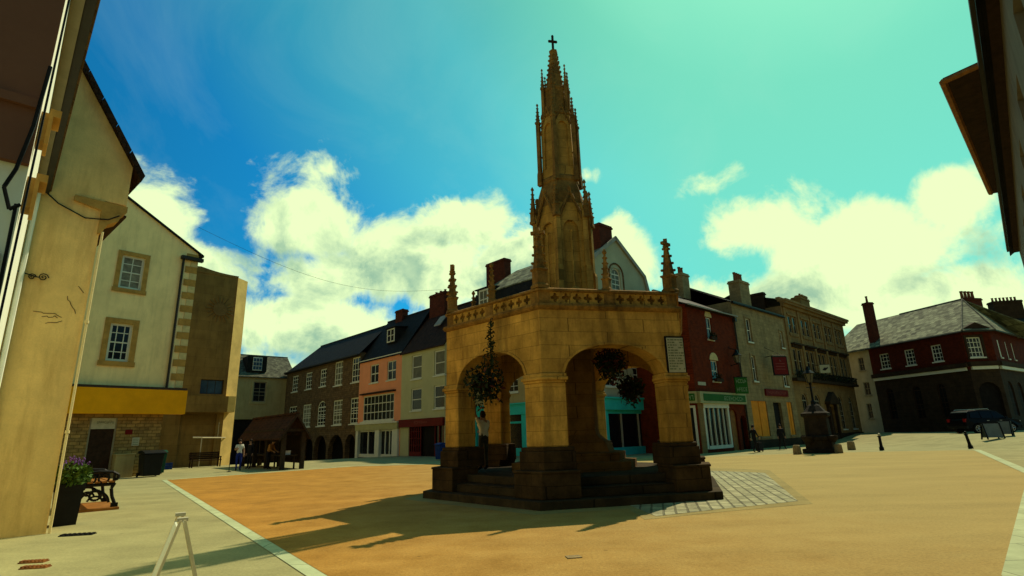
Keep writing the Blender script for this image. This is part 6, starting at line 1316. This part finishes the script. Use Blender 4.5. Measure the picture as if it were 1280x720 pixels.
# ------------------------------------------------------------------ sky and sun
SUN_AZ, SUN_EL = 37.5, 52.0
def build_world():
    w = bpy.data.worlds.new('World'); S.world = w; w.use_nodes = True; nt = w.node_tree; N, L = nt.nodes, nt.links
    bg = N['Background']; bg.inputs[1].default_value = .1
    sky = N.new('ShaderNodeTexSky'); sky.sky_type = 'NISHITA'; sky.sun_disc = False
    sky.sun_elevation = radians(SUN_EL); sky.sun_rotation = radians(SUN_AZ)
    tc = N.new('ShaderNodeTexCoord'); D = tc.outputs['Generated']
    def mt(op, a, b=None, c=None, clamp=False):
        q = N.new('ShaderNodeMath'); q.operation = op; q.use_clamp = clamp
        for i, x in enumerate((a, b, c)):
            if x is None: continue
            if isinstance(x, (int, float)): q.inputs[i].default_value = x
            else: L.new(x, q.inputs[i])
        return q.outputs[0]
    def vm(op, a, b, out=0):
        q = N.new('ShaderNodeVectorMath'); q.operation = op
        for i, x in enumerate((a, b)):
            if x is None: continue
            if isinstance(x, tuple): q.inputs[i].default_value = x
            else: L.new(x, q.inputs[i])
        return q.outputs[out]
    def mix(f, a, b, mode='MIX'):
        q = N.new('ShaderNodeMix'); q.data_type = 'RGBA'; q.blend_type = mode
        if isinstance(f, (int, float)): q.inputs[0].default_value = f
        else: L.new(f, q.inputs[0])
        for i, x in ((6, a), (7, b)):
            if isinstance(x, tuple): q.inputs[i].default_value = (*x, 1)
            else: L.new(x, q.inputs[i])
        return q.outputs[2]
    sd = (sin(radians(SUN_AZ)) * cos(radians(SUN_EL)), cos(radians(SUN_AZ)) * cos(radians(SUN_EL)), sin(radians(SUN_EL)))
    sunc = vm('DOT_PRODUCT', D, sd, 1)
    ramp = N.new('ShaderNodeValToRGB'); e = ramp.color_ramp.elements; L.new(mt('MULTIPLY_ADD', sunc, .5, .5), ramp.inputs[0])
    stops = [(0, (1.2, 1.1, .60)), (.5, (1.0, 1.05, .66)), (.66, (.22, .72, .85)), (.74, (.045, .72, 1.02)), (.79, (.045, .78, 1.10)), (.86, (.2, 1.22, 1.08)), (.92, (.34, 1.42, 1.0)), (.965, (.34, 1.18, .66)), (.98, (.50, 1.30, .66)), (1, (.7, 1.4, .7))]
    while len(e) < len(stops): e.new(.5)
    for q, (p, c) in zip(e, stops): q.position = p; q.color = (*c, 1)
    skyc = mix(1.0, sky.outputs[0], ramp.outputs[0], 'MULTIPLY')
    rf = N.new('ShaderNodeMapRange'); rf.inputs[1].default_value = -3; rf.inputs[2].default_value = 22; rf.inputs[4].default_value = .72
    # clouds: bodies by compass bearing and elevation, edges broken by noise
    sx = N.new('ShaderNodeSeparateXYZ'); L.new(D, sx.inputs[0])
    az = mt('MULTIPLY', mt('ARCTAN2', sx.outputs[0], sx.outputs[1]), 180 / pi); el = mt('MULTIPLY', mt('ARCSINE', sx.outputs[2]), 180 / pi)
    L.new(az, rf.inputs[0]); back = N.new('ShaderNodeMapRange'); back.inputs[1].default_value = 120; back.inputs[2].default_value = 70; L.new(az, back.inputs[0]); skyc = mix(mt('MULTIPLY', rf.outputs[0], back.outputs[0]), skyc, (1.85, 7.0, 5.05))
    cb = N.new('ShaderNodeCombineXYZ'); L.new(az, cb.inputs[0]); L.new(el, cb.inputs[1]); AE = cb.outputs[0]
    def noise(scale, detail, rough, off=(0, 0, 0), dist=0):
        n = N.new('ShaderNodeTexNoise'); n.inputs['Scale'].default_value = scale; n.inputs['Detail'].default_value = detail; n.inputs['Roughness'].default_value = rough; n.inputs['Distortion'].default_value = dist
        L.new(vm('ADD', D, off), n.inputs['Vector']); return n.outputs[0]
    nz = noise(9, 9, .62, dist=.3); nz2 = noise(5, 8, .6, (3.1, 1.7, .4)); nlit = noise(9, 9, .62, (-.02, .0, -.035), .3)
    def blobs(lst):
        acc = None
        for (px, py, rx, ry, wgt) in lst:
            d = ray(px, py).normalized(); a0 = math.degrees(atan2(d.x, d.y)); e0 = math.degrees(math.asin(d.z))
            dx = ray(px + rx, py).normalized(); ra = abs(math.degrees(math.acos(min(1, d.dot(dx))))) / max(.3, cos(radians(e0)))
            dy = ray(px, py + ry).normalized(); re = abs(math.degrees(math.acos(min(1, d.dot(dy)))))
            u = vm('LENGTH', vm('MULTIPLY', vm('SUBTRACT', AE, (a0, e0, 0)), (1 / ra, 1 / re, 0)), None, 1)
            v = mt('MULTIPLY', mt('SUBTRACT', 1, u), wgt)
            acc = v if acc is None else mt('SMOOTH_MAX', acc, v, .12)
        return acc
    body = blobs([(195, 262, 80, 62, 1), (235, 325, 100, 36, .9), (385, 282, 98, 62, 1.05), (408, 214, 50, 20, .28), (570, 322, 70, 42, 1), (590, 285, 85, 50, 1), (640, 335, 120, 70, 1),
                  (480, 345, 200, 48, .95), (410, 410, 140, 50, 1.1), (560, 440, 260, 60, 1), (330, 470, 90, 40, .9), (775, 320, 50, 62, 1), (1080, 312, 205, 74, 1.15), (1185, 250, 82, 58, 1.1),
                  (950, 285, 110, 50, .9), (893, 232, 30, 8, .1), (500, 315, 115, 52, 1), (1010, 375, 240, 60, 1.1), (1180, 390, 180, 80, 1.15), (733, 220, 14, 10, .3)])
    bodyn = mt('ADD', body, mt('MULTIPLY', mt('SUBTRACT', nz, .5), 1.9))
    alpha = N.new('ShaderNodeMapRange'); alpha.interpolation_type = 'SMOOTHSTEP'; alpha.inputs[1].default_value = .02; alpha.inputs[2].default_value = .42; L.new(bodyn, alpha.inputs[0])
    shade = blobs([(340, 325, 95, 34, 1.2), (470, 345, 170, 46, 1.05), (600, 345, 90, 46, 1.0), (430, 440, 170, 30, 1.15), (255, 335, 60, 22, .7), (1010, 365, 110, 18, .6), (1150, 350, 90, 30, 1.0), (1230, 320, 40, 40, .8), (540, 300, 50, 20, 1.0), (330, 260, 40, 26, .6)])
    grey = mt('ADD', shade, mt('MULTIPLY', mt('SUBTRACT', nz2, .5), 1.8)); relief = mt('MULTIPLY', mt('SUBTRACT', nz, nlit), 4.2)
    greyf = mt('MULTIPLY', mt('ADD', mt('MULTIPLY', grey, 1.0), relief, clamp=True), mt('MULTIPLY_ADD', noise(13, 6, .65, (5.2, .3, 2.2)), 1.3, .12), clamp=True)
    cloud = mix(greyf, (8.2, 10.1, 5.4), (2.5, 4.6, 3.3))
    wisp = noise(3.2, 7, .6, (.7, 4.2, 1.3), .6); wr = N.new('ShaderNodeMapRange'); wr.inputs[1].default_value = .5; wr.inputs[2].default_value = .8; wr.inputs[4].default_value = .13; L.new(wisp, wr.inputs[0])
    skyc = mix(mt('MULTIPLY', wr.outputs[0], mt('GREATER_THAN', sunc, .2)), skyc, (5.0, 8.2, 6.2))
    fin = mix(alpha.outputs[0], skyc, cloud)
    L.new(fin, bg.inputs[0])
    ld = bpy.data.lights.new('sun', 'SUN'); ld.energy = 4.6; ld.angle = radians(.5); ld.color = (1, .87, .60)
    lo = bpy.data.objects.new('sun', ld); COL.objects.link(lo); lo.rotation_euler = Vector(sd).to_track_quat('Z', 'Y').to_euler(); lo.location = Vector(sd) * 60
build_world()
S.render.engine = 'CYCLES'
S.view_settings.view_transform = 'Standard'; S.view_settings.look = 'None'; S.view_settings.exposure = .10; S.view_settings.gamma = 1
S.cycles.max_bounces = 6; S.cycles.diffuse_bounces = 3
